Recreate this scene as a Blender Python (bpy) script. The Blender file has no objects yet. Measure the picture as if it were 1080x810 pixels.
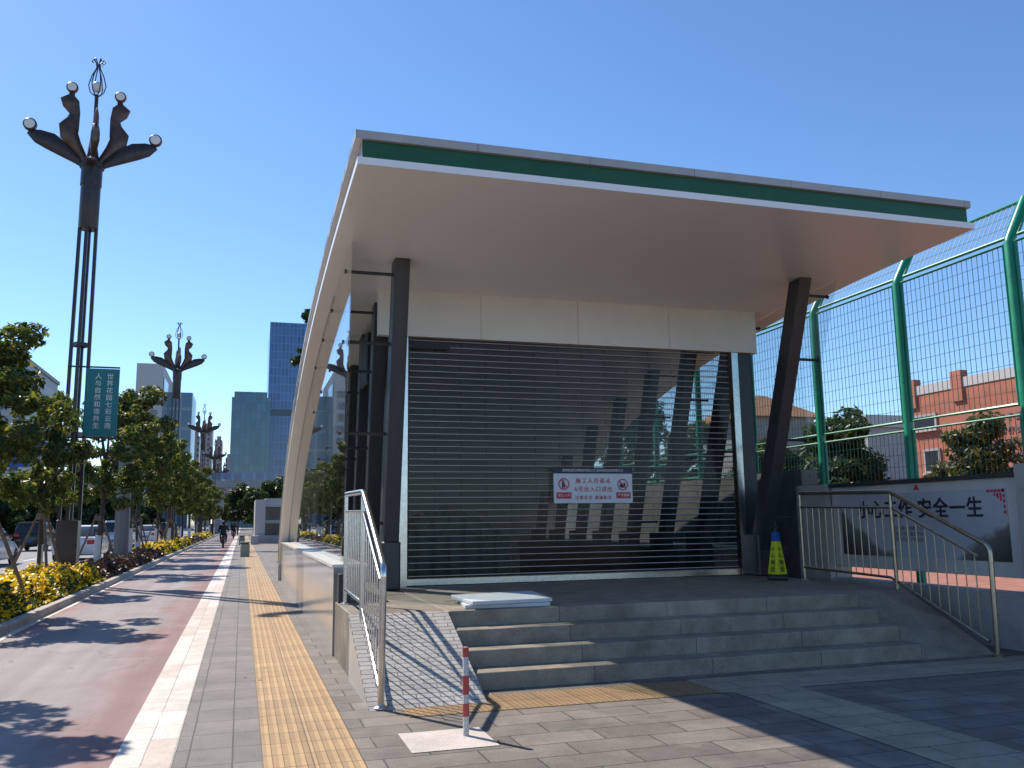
import bpy, math, random
import numpy as np
from mathutils import Vector, Matrix
random.seed(7); RNG = np.random.default_rng(7)
S = bpy.context.scene; COL = S.collection
R = math.radians
# ---------------------------------------------------------------- helpers
class MB:
    def __init__(s): s.v = []; s.f = []; s.smooth = False
    def add(s, vs, fs):
        n = len(s.v); s.v += [tuple(map(float, p)) for p in vs]; s.f += [tuple(i + n for i in f) for f in fs]; return s
    def box(s, x0, x1, y0, y1, z0, z1):
        return s.hexa([(x0,y0,z0),(x1,y0,z0),(x1,y1,z0),(x0,y1,z0),(x0,y0,z1),(x1,y0,z1),(x1,y1,z1),(x0,y1,z1)])
    def hexa(s, p): return s.add(p, [(3,2,1,0),(4,5,6,7),(0,1,5,4),(1,2,6,5),(2,3,7,6),(3,0,4,7)])
    def cbox(s, x0, x1, y0, y1, z0, z1, c=.02):
        # box with chamfered edges: three nested slabs shaped as one hull ring set
        vs = []
        for z, d in ((z0, c), (z0 + c, 0), (z1 - c, 0), (z1, c)):
            a, b, e, g = x0 + d, x1 - d, y0 + d, y1 - d
            k = c
            vs += [(a + k, e, z), (b - k, e, z), (b, e + k, z), (b, g - k, z), (b - k, g, z), (a + k, g, z), (a, g - k, z), (a, e + k, z)]
        fs = [tuple(range(7, -1, -1)), tuple(range(24, 32))]
        for l in range(3):
            for i in range(8):
                j = (i + 1) % 8; fs.append((l*8+i, l*8+j, l*8+8+j, l*8+8+i))
        return s.add(vs, fs)
    def bar(s, a, b, w, h=None, up=(0,0,1)):
        a, b = Vector(a), Vector(b); h = h or w
        d = (b - a).normalized(); u = Vector(up)
        if abs(d.dot(u)) > .98: u = Vector((0, 1, 0))
        x = d.cross(u).normalized() * (w/2); y = x.cross(d).normalized() * (h/2)
        p = [a-x-y, a+x-y, a+x+y, a-x+y, b-x-y, b+x-y, b+x+y, b-x+y]
        return s.hexa(p)
    def tube(s, path, rad, seg=8, flat=1.0, fdir=None, cap=True):
        P = [Vector(p) for p in path]; n = len(P)
        if not hasattr(rad, '__len__'): rad = [rad] * n
        vs = []; ref = Vector(fdir) if fdir else None
        prev = None
        for i in range(n):
            d = (P[min(i+1, n-1)] - P[max(i-1, 0)]).normalized()
            if ref is not None: x = (ref - d * ref.dot(d))
            elif prev is not None: x = prev - d * prev.dot(d)
            else: x = d.cross(Vector((0,0,1))) if abs(d.z) < .95 else d.cross(Vector((0,1,0)))
            if x.length < 1e-6: x = d.orthogonal()
            x.normalize(); prev = x; y = d.cross(x)
            for k in range(seg):
                t = 2*math.pi*k/seg
                vs.append(P[i] + x*(math.cos(t)*rad[i]*flat) + y*(math.sin(t)*rad[i]))
        fs = []
        for i in range(n-1):
            for k in range(seg):
                k2 = (k+1) % seg; fs.append((i*seg+k, i*seg+k2, (i+1)*seg+k2, (i+1)*seg+k))
        if cap: fs += [tuple(range(seg-1, -1, -1)), tuple(range((n-1)*seg, n*seg))]
        return s.add(vs, fs)
    def lathe(s, c, prof, seg=16, axis='z'):
        vs = []; c = Vector(c)
        for r, h in prof:
            for k in range(seg):
                t = 2*math.pi*k/seg; a, b = r*math.cos(t), r*math.sin(t)
                vs.append(c + Vector({'z': (a,b,h), 'x': (h,a,b), 'y': (b,h,a)}[axis]))
        fs = []
        for i in range(len(prof)-1):
            for k in range(seg):
                k2 = (k+1) % seg; fs.append((i*seg+k, i*seg+k2, (i+1)*seg+k2, (i+1)*seg+k))
        n = len(prof)
        fs += [tuple(range(seg-1, -1, -1)), tuple(range((n-1)*seg, n*seg))]
        return s.add(vs, fs)
    def ball(s, c, r, seg=12, sc=(1,1,1)):
        vs = []; fs = []; n = seg//2
        for i in range(n+1):
            a = math.pi*i/n
            for k in range(seg):
                t = 2*math.pi*k/seg
                rr = max(math.sin(a), 1e-3)
                vs.append((c[0]+r*sc[0]*rr*math.cos(t), c[1]+r*sc[1]*rr*math.sin(t), c[2]-r*sc[2]*math.cos(a)))
        for i in range(n):
            for k in range(seg):
                k2 = (k+1) % seg; fs.append((i*seg+k, i*seg+k2, (i+1)*seg+k2, (i+1)*seg+k))
        return s.add(vs, fs)
    def sheet(s, x0, x1, y0, y1, z): return s.add([(x0,y0,z),(x1,y0,z),(x1,y1,z),(x0,y1,z)], [(0,1,2,3)])
    def prism(s, poly, axis, a, b):
        # poly: 2D points; axis 'x' -> (y,z), 'y' -> (x,z), 'z' -> (x,y)
        m = {'x': lambda p, t: (t, p[0], p[1]), 'y': lambda p, t: (p[0], t, p[1]), 'z': lambda p, t: (p[0], p[1], t)}[axis]
        n = len(poly)
        vs = [m(p, a) for p in poly] + [m(p, b) for p in poly]
        fs = [tuple(range(n)), tuple(range(2*n-1, n-1, -1))] + [(i, n+i, n+(i+1) % n, (i+1) % n) for i in range(n)]
        return s.add(vs, fs)
    def build(s, name, mat, parent=None, at=None, smooth=False, bevel=0):
        me = bpy.data.meshes.new(name)
        off = wloc(parent) if parent is not None else Vector(at or (0,0,0))
        me.from_pydata([(p[0]-off.x, p[1]-off.y, p[2]-off.z) for p in s.v], [], s.f)
        me.update()
        return link(name, me, mat, parent, None if parent is not None else off, smooth, bevel)
def link(name, me, mat, parent, loc, smooth=False, bevel=0):
    import bmesh
    bm = bmesh.new(); bm.from_mesh(me); bmesh.ops.recalc_face_normals(bm, faces=bm.faces); bm.to_mesh(me); bm.free()
    o = bpy.data.objects.new(name, me); COL.objects.link(o)
    me.materials.append(mat)
    if parent is not None: o.parent = parent
    elif loc is not None: o.location = loc
    if smooth:
        for p in me.polygons: p.use_smooth = True
        try:
            me.set_sharp_from_angle(angle=R(40))
        except Exception: pass
    if bevel:
        b = o.modifiers.new('bevel', 'BEVEL'); b.width = bevel; b.segments = 2; b.limit_method = 'ANGLE'
    return o
def wloc(o):
    v = Vector((0,0,0))
    while o is not None: v = v + Vector(o.location); o = o.parent
    return v
def tag(o, label=None, cat=None, group=None, kind=None):
    for k, v in (('label', label), ('category', cat), ('group', group), ('kind', kind)):
        if v: o[k] = v
    return o
def thing(name, label, cat, loc=(0,0,0), group=None):
    o = bpy.data.objects.new(name, None); COL.objects.link(o); o.location = loc; o.empty_display_size = .2
    return tag(o, label, cat, group)
def copy_tree(o, parent=None):
    c = o.copy(); COL.objects.link(c)
    if parent is not None: c.parent = parent
    for ch in list(o.children): copy_tree(ch, c)
    return c
def struct(o): return tag(o, kind='structure')
def text(name, body, size, mat, parent, loc, rot, at=None, align='CENTER', ext=.002, spacing=1.0, line=1.0, bold=0):
    cu = bpy.data.curves.new(name, 'FONT'); cu.body = body; cu.size = size; cu.align_x = align; cu.align_y = 'CENTER'
    cu.extrude = ext; cu.offset = bold; cu.space_character = spacing; cu.space_line = line; cu.resolution_u = 2
    t = bpy.data.objects.new('tmp_text', cu); COL.objects.link(t)
    bpy.context.view_layer.update()
    me = bpy.data.meshes.new_from_object(t.evaluated_get(bpy.context.evaluated_depsgraph_get()))
    bpy.data.objects.remove(t); bpy.data.curves.remove(cu)
    me.transform(Matrix.Translation(Vector(loc) - wloc(parent)) @ rot.to_4x4())
    me.materials.clear(); me.name = name
    o = bpy.data.objects.new(name, me); COL.objects.link(o); me.materials.append(mat); o.parent = parent
    return o
FACE_FRONT = Matrix.Rotation(R(90), 3, 'X')                     # readable looking along +Y
FACE_LEFT = Matrix.Rotation(R(-90), 3, 'Z') @ FACE_FRONT          # readable looking along +X (board faces -X)
# ---------------------------------------------------------------- materials
class NT:
    def __init__(s, name):
        s.m = bpy.data.materials.new(name); s.m.use_nodes = True; s.t = s.m.node_tree; s.n = s.t.nodes
        s.p = s.n['Principled BSDF']; s.out = s.n['Material Output']
        s.co = s.new('ShaderNodeTexCoord').outputs['Object']
    def new(s, ty, **k):
        n = s.n.new(ty)
        for a, v in k.items():
            if a in n.inputs: s.set(n.inputs[a], v)
            else: setattr(n, a, v)
        return n
    def set(s, i, v):
        if isinstance(v, bpy.types.NodeSocket): s.t.links.new(v, i)
        else: i.default_value = v if not (isinstance(v, tuple) and len(v) == 3 and i.type == 'RGBA') else (*v, 1)
    def map(s, scale=(1,1,1), loc=(0,0,0), rot=(0,0,0)):
        n = s.new('ShaderNodeMapping'); s.set(n.inputs['Vector'], s.co)
        n.inputs['Scale'].default_value = scale; n.inputs['Location'].default_value = loc; n.inputs['Rotation'].default_value = rot
        return n.outputs[0]
    def noise(s, scale, detail=4, rough=.55, vec=None):
        n = s.new('ShaderNodeTexNoise'); s.set(n.inputs['Vector'], vec or s.co)
        n.inputs['Scale'].default_value = scale; n.inputs['Detail'].default_value = detail; n.inputs['Roughness'].default_value = rough
        return n.outputs['Fac']
    def ramp(s, fac, stops):
        n = s.new('ShaderNodeValToRGB'); s.set(n.inputs[0], fac); e = n.color_ramp.elements
        while len(e) < len(stops): e.new(.5)
        for i, (p, c) in enumerate(stops): e[i].position = p; e[i].color = (*c, 1) if isinstance(c, tuple) else (c, c, c, 1)
        return n.outputs[0]
    def mix(s, fac, a, b, mode='MIX'):
        n = s.new('ShaderNodeMix', data_type='RGBA', blend_type=mode)
        s.set(n.inputs[0], fac); s.set(n.inputs[6], a); s.set(n.inputs[7], b); return n.outputs[2]
    def math(s, op, a, b=0.0):
        n = s.new('ShaderNodeMath', operation=op); s.set(n.inputs[0], a); s.set(n.inputs[1], b); return n.outputs[0]
    def bump(s, h, strength=.3, dist=.01):
        n = s.new('ShaderNodeBump'); s.set(n.inputs['Height'], h); n.inputs['Strength'].default_value = strength; n.inputs['Distance'].default_value = dist
        s.set(s.p.inputs['Normal'], n.outputs[0])
    def base(s, c, rough=None, metal=None, spec=None):
        s.set(s.p.inputs['Base Color'], c)
        if rough is not None: s.set(s.p.inputs['Roughness'], rough)
        if metal is not None: s.p.inputs['Metallic'].default_value = metal
        if spec is not None: s.p.inputs['Specular IOR Level'].default_value = spec
        return s.m
M = {}
def simple(name, c, rough=.5, metal=0, var=.15, nscale=6, bump=0, spec=None, streak=False):
    t = NT(name); k = tuple(c)
    vec = t.map((1,1,.12)) if streak else None
    f = t.noise(nscale, 5, .6, vec)
    lo = tuple(x*(1-var) for x in k); hi = tuple(min(1, x*(1+var)) for x in k)
    col = t.ramp(f, [(.3, lo), (.7, hi)])
    rr = t.math('ADD', t.math('MULTIPLY', t.noise(nscale*2.3, 3), .2), rough-.1)
    if bump: t.bump(t.noise(nscale*8, 4), bump, .01)
    M[name] = t.base(col, rr, metal, spec); return M[name]
def bricks(name, c1, c2, mortar, bw, bh, ms=.006, off=.5, rough=.75, rot=(0,0,0), loc=(0,0,0), noise_amt=.35, nscale=2.2, bump=.5, fine=.25, dirt=.35):
    t = NT(name); b = t.new('ShaderNodeTexBrick'); nz = t.new('ShaderNodeTexNoise'); t.set(nz.inputs['Vector'], t.co); nz.inputs['Scale'].default_value = 2.6; nz.inputs['Detail'].default_value = 3
    wv = t.new('ShaderNodeVectorMath', operation='MULTIPLY_ADD'); t.set(wv.inputs[0], nz.outputs['Color']); wv.inputs[1].default_value = (min(.02, ms*2.2),)*3; t.set(wv.inputs[2], t.map((1,1,1), loc, rot))
    t.set(b.inputs['Vector'], wv.outputs[0])
    b.offset = off; b.inputs['Scale'].default_value = 1; b.inputs['Brick Width'].default_value = bw; b.inputs['Row Height'].default_value = bh
    b.inputs['Mortar Size'].default_value = ms; b.inputs['Mortar Smooth'].default_value = .3; b.inputs['Bias'].default_value = 0
    t.set(b.inputs['Color1'], c1); t.set(b.inputs['Color2'], c2); t.set(b.inputs['Mortar'], mortar)
    d = t.ramp(t.noise(nscale, 6, .65), [(.25, 1-noise_amt), (.75, 1+noise_amt*.4)])
    col = t.mix(1.0, b.outputs['Color'], d, 'MULTIPLY')
    g = t.ramp(t.noise(60, 3, .7), [(.3, 1-fine), (.7, 1+fine*.5)])
    col = t.mix(1.0, col, g, 'MULTIPLY')
    st = t.ramp(t.noise(.9, 7, .7), [(.56, 0.0), (.70, .45)])
    col = t.mix(st, col, tuple(min(1, x*1.35) for x in c1))
    if dirt:
        col = t.mix(t.ramp(t.noise(1.7, 8, .72, t.map((1,1,1),(3.1,7.7,0))), [(.50, 0.0), (.66, dirt)]), col, tuple(x*.42 for x in c2))
    h = t.math('ADD', t.math('MULTIPLY', b.outputs['Fac'], -1.0), t.math('MULTIPLY', t.noise(45, 4), .35))
    t.bump(h, bump, .008)
    M[name] = t.base(col, rough); return M[name]
bricks('pavers', (.245,.207,.172), (.158,.134,.113), (.06,.055,.05), .60, .30, .008, .5, .7, noise_amt=.45, dirt=.5)
bricks('pavers_walk', (.22,.195,.172), (.17,.15,.133), (.06,.055,.05), .42, .265, .006, 0, .7, rot=(0,0,R(90)), loc=(.03,.0,0))
bricks('white_stone', (.74,.68,.60), (.60,.49,.40), (.33,.29,.25), 1.1, .18, .004, .37, .6, rot=(0,0,R(90)), loc=(.1,0,0), noise_amt=.22, nscale=5)
bricks('red_yard', (.46,.19,.13), (.38,.16,.11), (.30,.2,.16), .24, .12, .006)
bricks('ramp_brick', (.50,.47,.43), (.42,.39,.36), (.16,.15,.14), .20, .062, .006, .5, .7, noise_amt=.2)
bricks('red_brick', (.50,.175,.11), (.43,.15,.095), (.40,.22,.17), .6, .14, .012, .5, .85, rot=(R(90),0,R(90)), noise_amt=.15)
bricks('slab_pale', (.60,.52,.46), (.56,.5,.44), (.4,.4,.4), 4, 4, .004, .5, .7, noise_amt=.18)
bricks('stone_wall', (.40,.375,.35), (.36,.34,.315), (.16,.15,.14), 1.2, .6, .004, 0, .13, rot=(R(90),0,R(90)), noise_amt=.15, bump=.04, fine=.1, loc=(.2,.02,0))
bricks('step_stone', (.315,.265,.205), (.255,.215,.168), (.09,.085,.08), 1.2, 6, .005, 0, .6, dirt=.55, noise_amt=.45, nscale=3.5, bump=.25)
bricks('kerb_stone', (.48,.43,.37), (.42,.375,.32), (.13,.12,.10), 1.0, 6, .012, 0, .7, rot=(0,0,R(90)), noise_amt=.35, nscale=5)
simple('wire_green', (.006,.085,.055), .45)
simple('wall_pale', (.50,.475,.45), .6, var=.15, nscale=2, streak=True)
simple('wall_dark', (.13,.135,.13), .7, var=.25, nscale=1.5)
simple('stone_plain', (.42,.395,.36), .35, var=.12, nscale=2.5, bump=.05)
bricks('wall_grey', (.40,.375,.34), (.37,.345,.31), (.12,.12,.12), 3, .62, .012, 0, .6, rot=(R(90),0,R(90)), noise_amt=.12)
# tactile paving: ribs running along the street, and dots in front of the stairs
def tactile(name, dots):
    t = NT(name); b = t.new('ShaderNodeTexBrick'); t.set(b.inputs['Vector'], t.map((1,1,1), (-.17, 0, 0) if not dots else (0,.1,0)))
    b.offset = 0; b.inputs['Scale'].default_value = 1; b.inputs['Brick Width'].default_value = .3; b.inputs['Row Height'].default_value = .3
    b.inputs['Mortar Size'].default_value = .005
    t.set(b.inputs['Color1'], (.50,.315,.145)); t.set(b.inputs['Color2'], (.44,.28,.13)); t.set(b.inputs['Mortar'], (.12,.08,.045))
    sx = t.new('ShaderNodeSeparateXYZ'); t.set(sx.inputs[0], t.co)
    w = 2*math.pi/(.05 if dots else .0667)
    hx = t.math('SINE', t.math('MULTIPLY', sx.outputs[0], w))
    if dots:
        hy = t.math('SINE', t.math('MULTIPLY', sx.outputs[1], w)); h = t.math('MULTIPLY', t.math('MAXIMUM', hx, 0), t.math('MAXIMUM', hy, 0))
    else: h = hx
    h = t.ramp(h, [(.05, 0.0), (.45, 1.0)])
    wear = t.ramp(t.noise(1.6, 6, .7), [(.3, .72), (.7, 1.12)])
    col = t.mix(1.0, t.mix(h, t.mix(1.0, b.outputs['Color'], (.5,.47,.44) if dots else (.74,.72,.7), 'MULTIPLY'), b.outputs['Color']), wear, 'MULTIPLY')
    col = t.mix(t.ramp(t.noise(25, 4, .7), [(.55, 0.0), (.8, .35)]), col, (.30,.24,.17))
    t.bump(h, .8, .006); M[name] = t.base(col, .7)
tactile('tactile', False); tactile('tactile_dots', True)
bricks('tan_band', (.37,.31,.22), (.33,.275,.195), (.10,.09,.08), .6, .3, .006, .5, .75, noise_amt=.3)
# cycle path: worn red asphalt, greyer along the wheel line
t = NT('red_path')
sx = t.new('ShaderNodeSeparateXYZ'); t.set(sx.inputs[0], t.co)
edge = t.math('ABSOLUTE', t.math('ADD', sx.outputs[0], 1.95))
wob = t.math('ADD', edge, t.math('MULTIPLY', t.math('SUBTRACT', t.noise(.55, 6, .7), .5), 1.5))
c = t.ramp(wob, [(.6, (.285,.24,.235)), (1.25, (.265,.155,.145))])
c = t.mix(1.0, c, t.ramp(t.noise(150, 3, .8), [(.25, .58), (.75, 1.3)]), 'MULTIPLY')
vo = t.new('ShaderNodeTexVoronoi', feature='DISTANCE_TO_EDGE'); vo.inputs['Scale'].default_value = .42
vd = t.new('ShaderNodeVectorMath', operation='MULTIPLY_ADD'); n3 = t.new('ShaderNodeTexNoise'); t.set(n3.inputs['Vector'], t.co); n3.inputs['Scale'].default_value = 1.4; n3.inputs['Detail'].default_value = 6
t.set(vd.inputs[0], n3.outputs['Color']); vd.inputs[1].default_value = (1.1,1.1,0); t.set(vd.inputs[2], t.co); t.set(vo.inputs['Vector'], vd.outputs[0])
c = t.mix(t.math('MULTIPLY', t.ramp(vo.outputs['Distance'], [(.0, 1.0), (.006, 0.0)]), t.ramp(t.noise(.35, 3), [(.45, 0.0), (.6, .6)])), c, (.07,.055,.05))
sy = t.new('ShaderNodeTexNoise'); t.set(sy.inputs['Vector'], t.map((3,.12,1))); sy.inputs['Scale'].default_value = 1.5; sy.inputs['Detail'].default_value = 6
c = t.mix(1.0, c, t.ramp(sy.outputs['Fac'], [(.35, .84), (.65, 1.08)]), 'MULTIPLY')
c = t.mix(1.0, c, t.ramp(t.noise(.8, 5, .7), [(.3, .84), (.7, 1.1)]), 'MULTIPLY')
vn = t.new('ShaderNodeTexNoise'); t.set(vn.inputs['Vector'], t.map((1,2.5,1))); vn.inputs['Scale'].default_value = .45; vn.inputs['Detail'].default_value = 9; vn.inputs['Roughness'].default_value = .75
c = t.mix(t.ramp(vn.outputs['Fac'], [(.62, 0.0), (.68, .4)]), c, (.42,.38,.36))
t.bump(t.noise(180, 3), .35, .006); M['red_path'] = t.base(c, .8)
simple('asphalt', (.21,.21,.215), .85, var=.18, nscale=1.4, bump=.2)
simple('ground', (.16,.15,.135), .9, var=.3, nscale=.3)
simple('soil', (.09,.06,.045), .95, var=.4, nscale=4, bump=.5)
simple('paint_white', (.72,.72,.70), .6, var=.12, nscale=3)
M['panel_white'] = (lambda t: t.base(t.ramp(t.noise(.7, 3), [(.3, (.84,.84,.83)), (.7, (.87,.87,.86))]), .3))(NT('panel_white'))
bricks('panel_grey', (.46,.45,.44), (.43,.42,.41), (.20,.19,.18), 1.22, 60, .005, 0, .38, noise_amt=.14, nscale=3, bump=.05, fine=.08, dirt=.22)
simple('facade_cream', (.72,.69,.62), .3, var=.04, nscale=2)
simple('green_fascia', (.006,.085,.026), .4, var=.15, nscale=2)
simple('dark_steel', (.035,.037,.04), .38, var=.3, nscale=5, bump=.03, streak=True)
simple('black', (.012,.012,.013), .5)
simple('stainless', (.62,.60,.57), .24, 1, var=.1, nscale=14)
simple('steel_rod', (.85,.83,.79), .42, .75, var=.1, nscale=14)
simple('link_grey', (.14,.14,.14), .5)
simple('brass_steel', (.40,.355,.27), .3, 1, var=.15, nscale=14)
simple('fence_green', (.008,.24,.135), .35, var=.15, nscale=4)
simple('lamp_metal', (.045,.034,.034), .35, .35, var=.25, nscale=6)
simple('lamp_copper', (.105,.06,.043), .36, .6, var=.3, nscale=6)
simple('lamp_glass', (.75,.72,.68), .3, var=.05)
simple('banner_teal', (.012,.16,.17), .55, var=.08)
simple('sign_blue', (.012,.06,.32), .4)
simple('navy', (.02,.022,.06), .5)
simple('sign_white', (.66,.66,.69), .45, var=.05)
simple('letter_white', (.75,.75,.72), .5, var=.03)
simple('letter_red', (.50,.03,.045), .5)
simple('letter_black', (.02,.02,.03), .5)
simple('letter_dull', (.22,.21,.22), .5)
simple('pole_grey', (.17,.16,.155), .45, .2, var=.12, streak=True)
simple('cone_yellow', (.68,.72,.02), .45, var=.1)
simple('cone_blue', (.02,.09,.42), .5)
simple('foam_white', (.52,.55,.57), .6, var=.1, nscale=5)
simple('marker_white', (.52,.49,.46), .5, var=.25, nscale=40)
simple('marker_red', (.42,.06,.05), .45, var=.2, nscale=30)
simple('sticker_yellow', (.75,.58,.03), .5, var=.25, nscale=20)
simple('rust_white', (.66,.60,.52), .5, var=.2, nscale=9)
simple('bark', (.07,.05,.038), .9, var=.4, nscale=14, bump=.6)
simple('whitewash', (.66,.65,.62), .85, var=.15, nscale=10)
simple('stake', (.17,.12,.085), .8, var=.3, nscale=10)
simple('strap_orange', (.75,.22,.02), .6)
simple('car_white', (.74,.74,.75), .2, var=.02); simple('car_black', (.012,.012,.015), .18, var=.05); simple('car_silver', (.36,.40,.46), .22, .4, var=.03)
simple('tyre', (.015,.015,.016), .8); simple('rim', (.45,.45,.46), .3, .9)
simple('tail_red', (.45,.01,.012), .25); simple('car_glass', (.025,.03,.035), .06, var=.02)
simple('plate_blue', (.02,.09,.4), .4)
simple('tower_white', (.50,.48,.46), .6, var=.06, nscale=.1)
simple('tower_brown', (.26,.19,.18), .7, var=.15, nscale=.2)
simple('tower_pink', (.37,.27,.26), .7, var=.15, nscale=.2)
simple('concrete', (.36,.35,.34), .8, var=.15, nscale=1)
simple('roof_tile', (.42,.19,.10), .8, var=.2, nscale=8)
simple('window_dark', (.04,.05,.06), .12, var=.1, spec=.6)
simple('clothes_dark', (.02,.02,.026), .8); simple('clothes_navy', (.03,.035,.07), .8); simple('skin', (.42,.26,.19), .5); simple('hair', (.015,.012,.01), .6)
simple('bike_dark', (.02,.02,.025), .3); simple('bin_grey', (.30,.31,.24), .5, var=.15); simple('tarp_green', (.01,.085,.055), .6, var=.5, nscale=6, bump=.4)
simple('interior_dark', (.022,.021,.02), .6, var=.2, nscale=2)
simple('rail_red', (.30,.07,.05), .7)
def leafmat(name, stops, trans=.35):
    t = NT(name); g = t.new('ShaderNodeNewGeometry')
    c = t.ramp(g.outputs['Random Per Island'], stops)
    t.base(c, .45, spec=.35)
    tr = t.new('ShaderNodeBsdfTranslucent'); t.set(tr.inputs['Color'], t.mix(1.0, c, (1.5,1.45,.7), 'MULTIPLY'))
    mx = t.new('ShaderNodeMixShader'); mx.inputs[0].default_value = trans
    t.t.links.new(t.p.outputs[0], mx.inputs[1]); t.t.links.new(tr.outputs[0], mx.inputs[2]); t.t.links.new(mx.outputs[0], t.out.inputs[0])
    M[name] = t.m
leafmat('leaves_street', [(0, (.032,.062,.016)), (.4, (.065,.10,.028)), (.8, (.13,.15,.042)), (1, (.24,.20,.055))], .46)
leafmat('leaves_dark', [(0, (.016,.035,.012)), (.6, (.032,.06,.018)), (1, (.06,.085,.025))])
leafmat('leaves_olive', [(0, (.04,.06,.018)), (.6, (.085,.095,.03)), (1, (.14,.13,.045))])
leafmat('leaves_flower', [(0, (.03,.055,.015)), (1, (.07,.10,.025))])
leafmat('petals', [(0, (.80,.52,.01)), (.6, (.88,.66,.02)), (1, (.78,.44,.01))], .25)
leafmat('leaves_purple', [(0, (.05,.022,.025)), (.6, (.09,.045,.04)), (1, (.06,.06,.025))], .2)
def glassmat(name, tint, ior, mixmin, rough=.01, gl=(1,1,1), links=False):
    t = NT(name); t.n.remove(t.p)
    tr = t.new('ShaderNodeBsdfTransparent'); t.set(tr.inputs[0], tint)
    if links:
        b = t.new('ShaderNodeTexBrick'); t.set(b.inputs['Vector'], t.map((1,1,1), (.2,0,0), (R(90),0,0))); b.offset = .5
        b.inputs['Scale'].default_value = 1; b.inputs['Brick Width'].default_value = .74; b.inputs['Row Height'].default_value = .0885; b.inputs['Mortar Size'].default_value = .004
        t.set(b.inputs['Color1'], tint); t.set(b.inputs['Color2'], tuple(x*.93 for x in tint)); t.set(b.inputs['Mortar'], (.42,.42,.42)); t.set(tr.inputs[0], b.outputs['Color'])
    g = t.new('ShaderNodeBsdfGlossy'); t.set(g.inputs['Color'], gl); g.inputs['Roughness'].default_value = rough
    fr = t.new('ShaderNodeFresnel'); ge = t.new('ShaderNodeNewGeometry')
    t.set(fr.inputs['IOR'], t.math('ADD', t.math('MULTIPLY', ge.outputs['Backfacing'], 1/ior-ior), ior))   # same reflectance on both faces of a pane
    f = t.math('ADD', fr.outputs[0], mixmin)
    mx = t.new('ShaderNodeMixShader'); t.set(mx.inputs[0], f)
    t.t.links.new(tr.outputs[0], mx.inputs[1]); t.t.links.new(g.outputs[0], mx.inputs[2]); t.t.links.new(mx.outputs[0], t.out.inputs[0])
    M[name] = t.m
glassmat('glass', (.90,.94,.935), 1.5, .01)
glassmat('poly_sheet', (.86,.86,.85), 1.22, .0, .15, links=True)
glassmat('net_green', (.25,.42,.36), 1.2, .02, .4, (.1,.3,.22))
def curtain(name, glass, frame, bw, bh, ms, rough=.15, axis_x=True):
    t = NT(name); b = t.new('ShaderNodeTexBrick')
    t.set(b.inputs['Vector'], t.map((1,1,1), (0,0,0), (R(90),0,0) if axis_x else (R(90),0,R(90))))
    b.offset = 0; b.inputs['Scale'].default_value = 1; b.inputs['Brick Width'].default_value = bw; b.inputs['Row Height'].default_value = bh; b.inputs['Mortar Size'].default_value = ms
    lo = tuple(x*.6 for x in glass)
    t.set(b.inputs['Color1'], glass); t.set(b.inputs['Color2'], lo); t.set(b.inputs['Mortar'], frame)
    M[name] = t.base(b.outputs['Color'], rough, 0, .8)
curtain('curtain_blue', (.05,.14,.32), (.085,.19,.37), 1.7, 3.8, .22)
curtain('curtain_teal', (.05,.17,.22), (.035,.11,.15), 2.2, 3.9, .3)
curtain('curtain_side', (.06,.15,.26), (.2,.24,.28), 6, 3.6, .5, axis_x=False)
curtain('windows_tower', (.05,.05,.06), (.30,.22,.21), 3.0, 3.2, .9, .4)
curtain('windows_grey', (.06,.07,.08), (.36,.36,.36), 2.6, 3.1, .75, .4)
# ---------------------------------------------------------------- camera, light, sky
AX = np.array([[.9561868,-.29247634,-.01282135],[-.03321168,-.15188245,.98784042],[.29086729,.94413416,.15494163]])
cam = bpy.data.cameras.new('camera'); co = bpy.data.objects.new('camera', cam); COL.objects.link(co)
rot = Matrix((AX[0], AX[1], -AX[2])).transposed()
co.matrix_world = Matrix.Translation((0,0,1.45)) @ rot.to_4x4()
cam.sensor_width = 36; cam.lens = 920/1080*36; cam.clip_end = 6000; cam.clip_start = .05
S.camera = co
SUN = Vector((-.515,.82,1.0)).normalized()
el = math.asin(SUN.z); az = math.atan2(SUN.x, SUN.y)
sl = bpy.data.lights.new('sun', 'SUN'); sl.energy = 4.6; sl.angle = R(.5); sl.color = (1,.92,.81)
so = bpy.data.objects.new('sun', sl); COL.objects.link(so); so.rotation_euler = SUN.to_track_quat('Z', 'Y').to_euler(); so.location = (0,0,50)
W = bpy.data.worlds.new('World'); S.world = W; W.use_nodes = True
wn = W.node_tree; bg = wn.nodes['Background']
sk = wn.nodes.new('ShaderNodeTexSky'); sk.sky_type = 'NISHITA'; sk.sun_disc = False; sk.sun_elevation = el; sk.sun_rotation = az % (2*math.pi)
sk.air_density = 1.0; sk.dust_density = .55; sk.ozone_density = 3.6; sk.altitude = 1900
hs_ = wn.nodes.new('ShaderNodeHueSaturation'); hs_.inputs['Saturation'].default_value = 1.1
wn.links.new(sk.outputs[0], hs_.inputs['Color']); wn.links.new(hs_.outputs[0], bg.inputs[0]); bg.inputs[1].default_value = .142
S.view_settings.view_transform = 'Standard'; S.view_settings.look = 'None'; S.view_settings.exposure = .52; S.view_settings.gamma = 1
S.cycles.max_bounces = 8; S.cycles.transparent_max_bounces = 24; S.cycles.use_denoising = True
S.cycles.sample_clamp_indirect = 6; S.cycles.caustics_reflective = False
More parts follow.
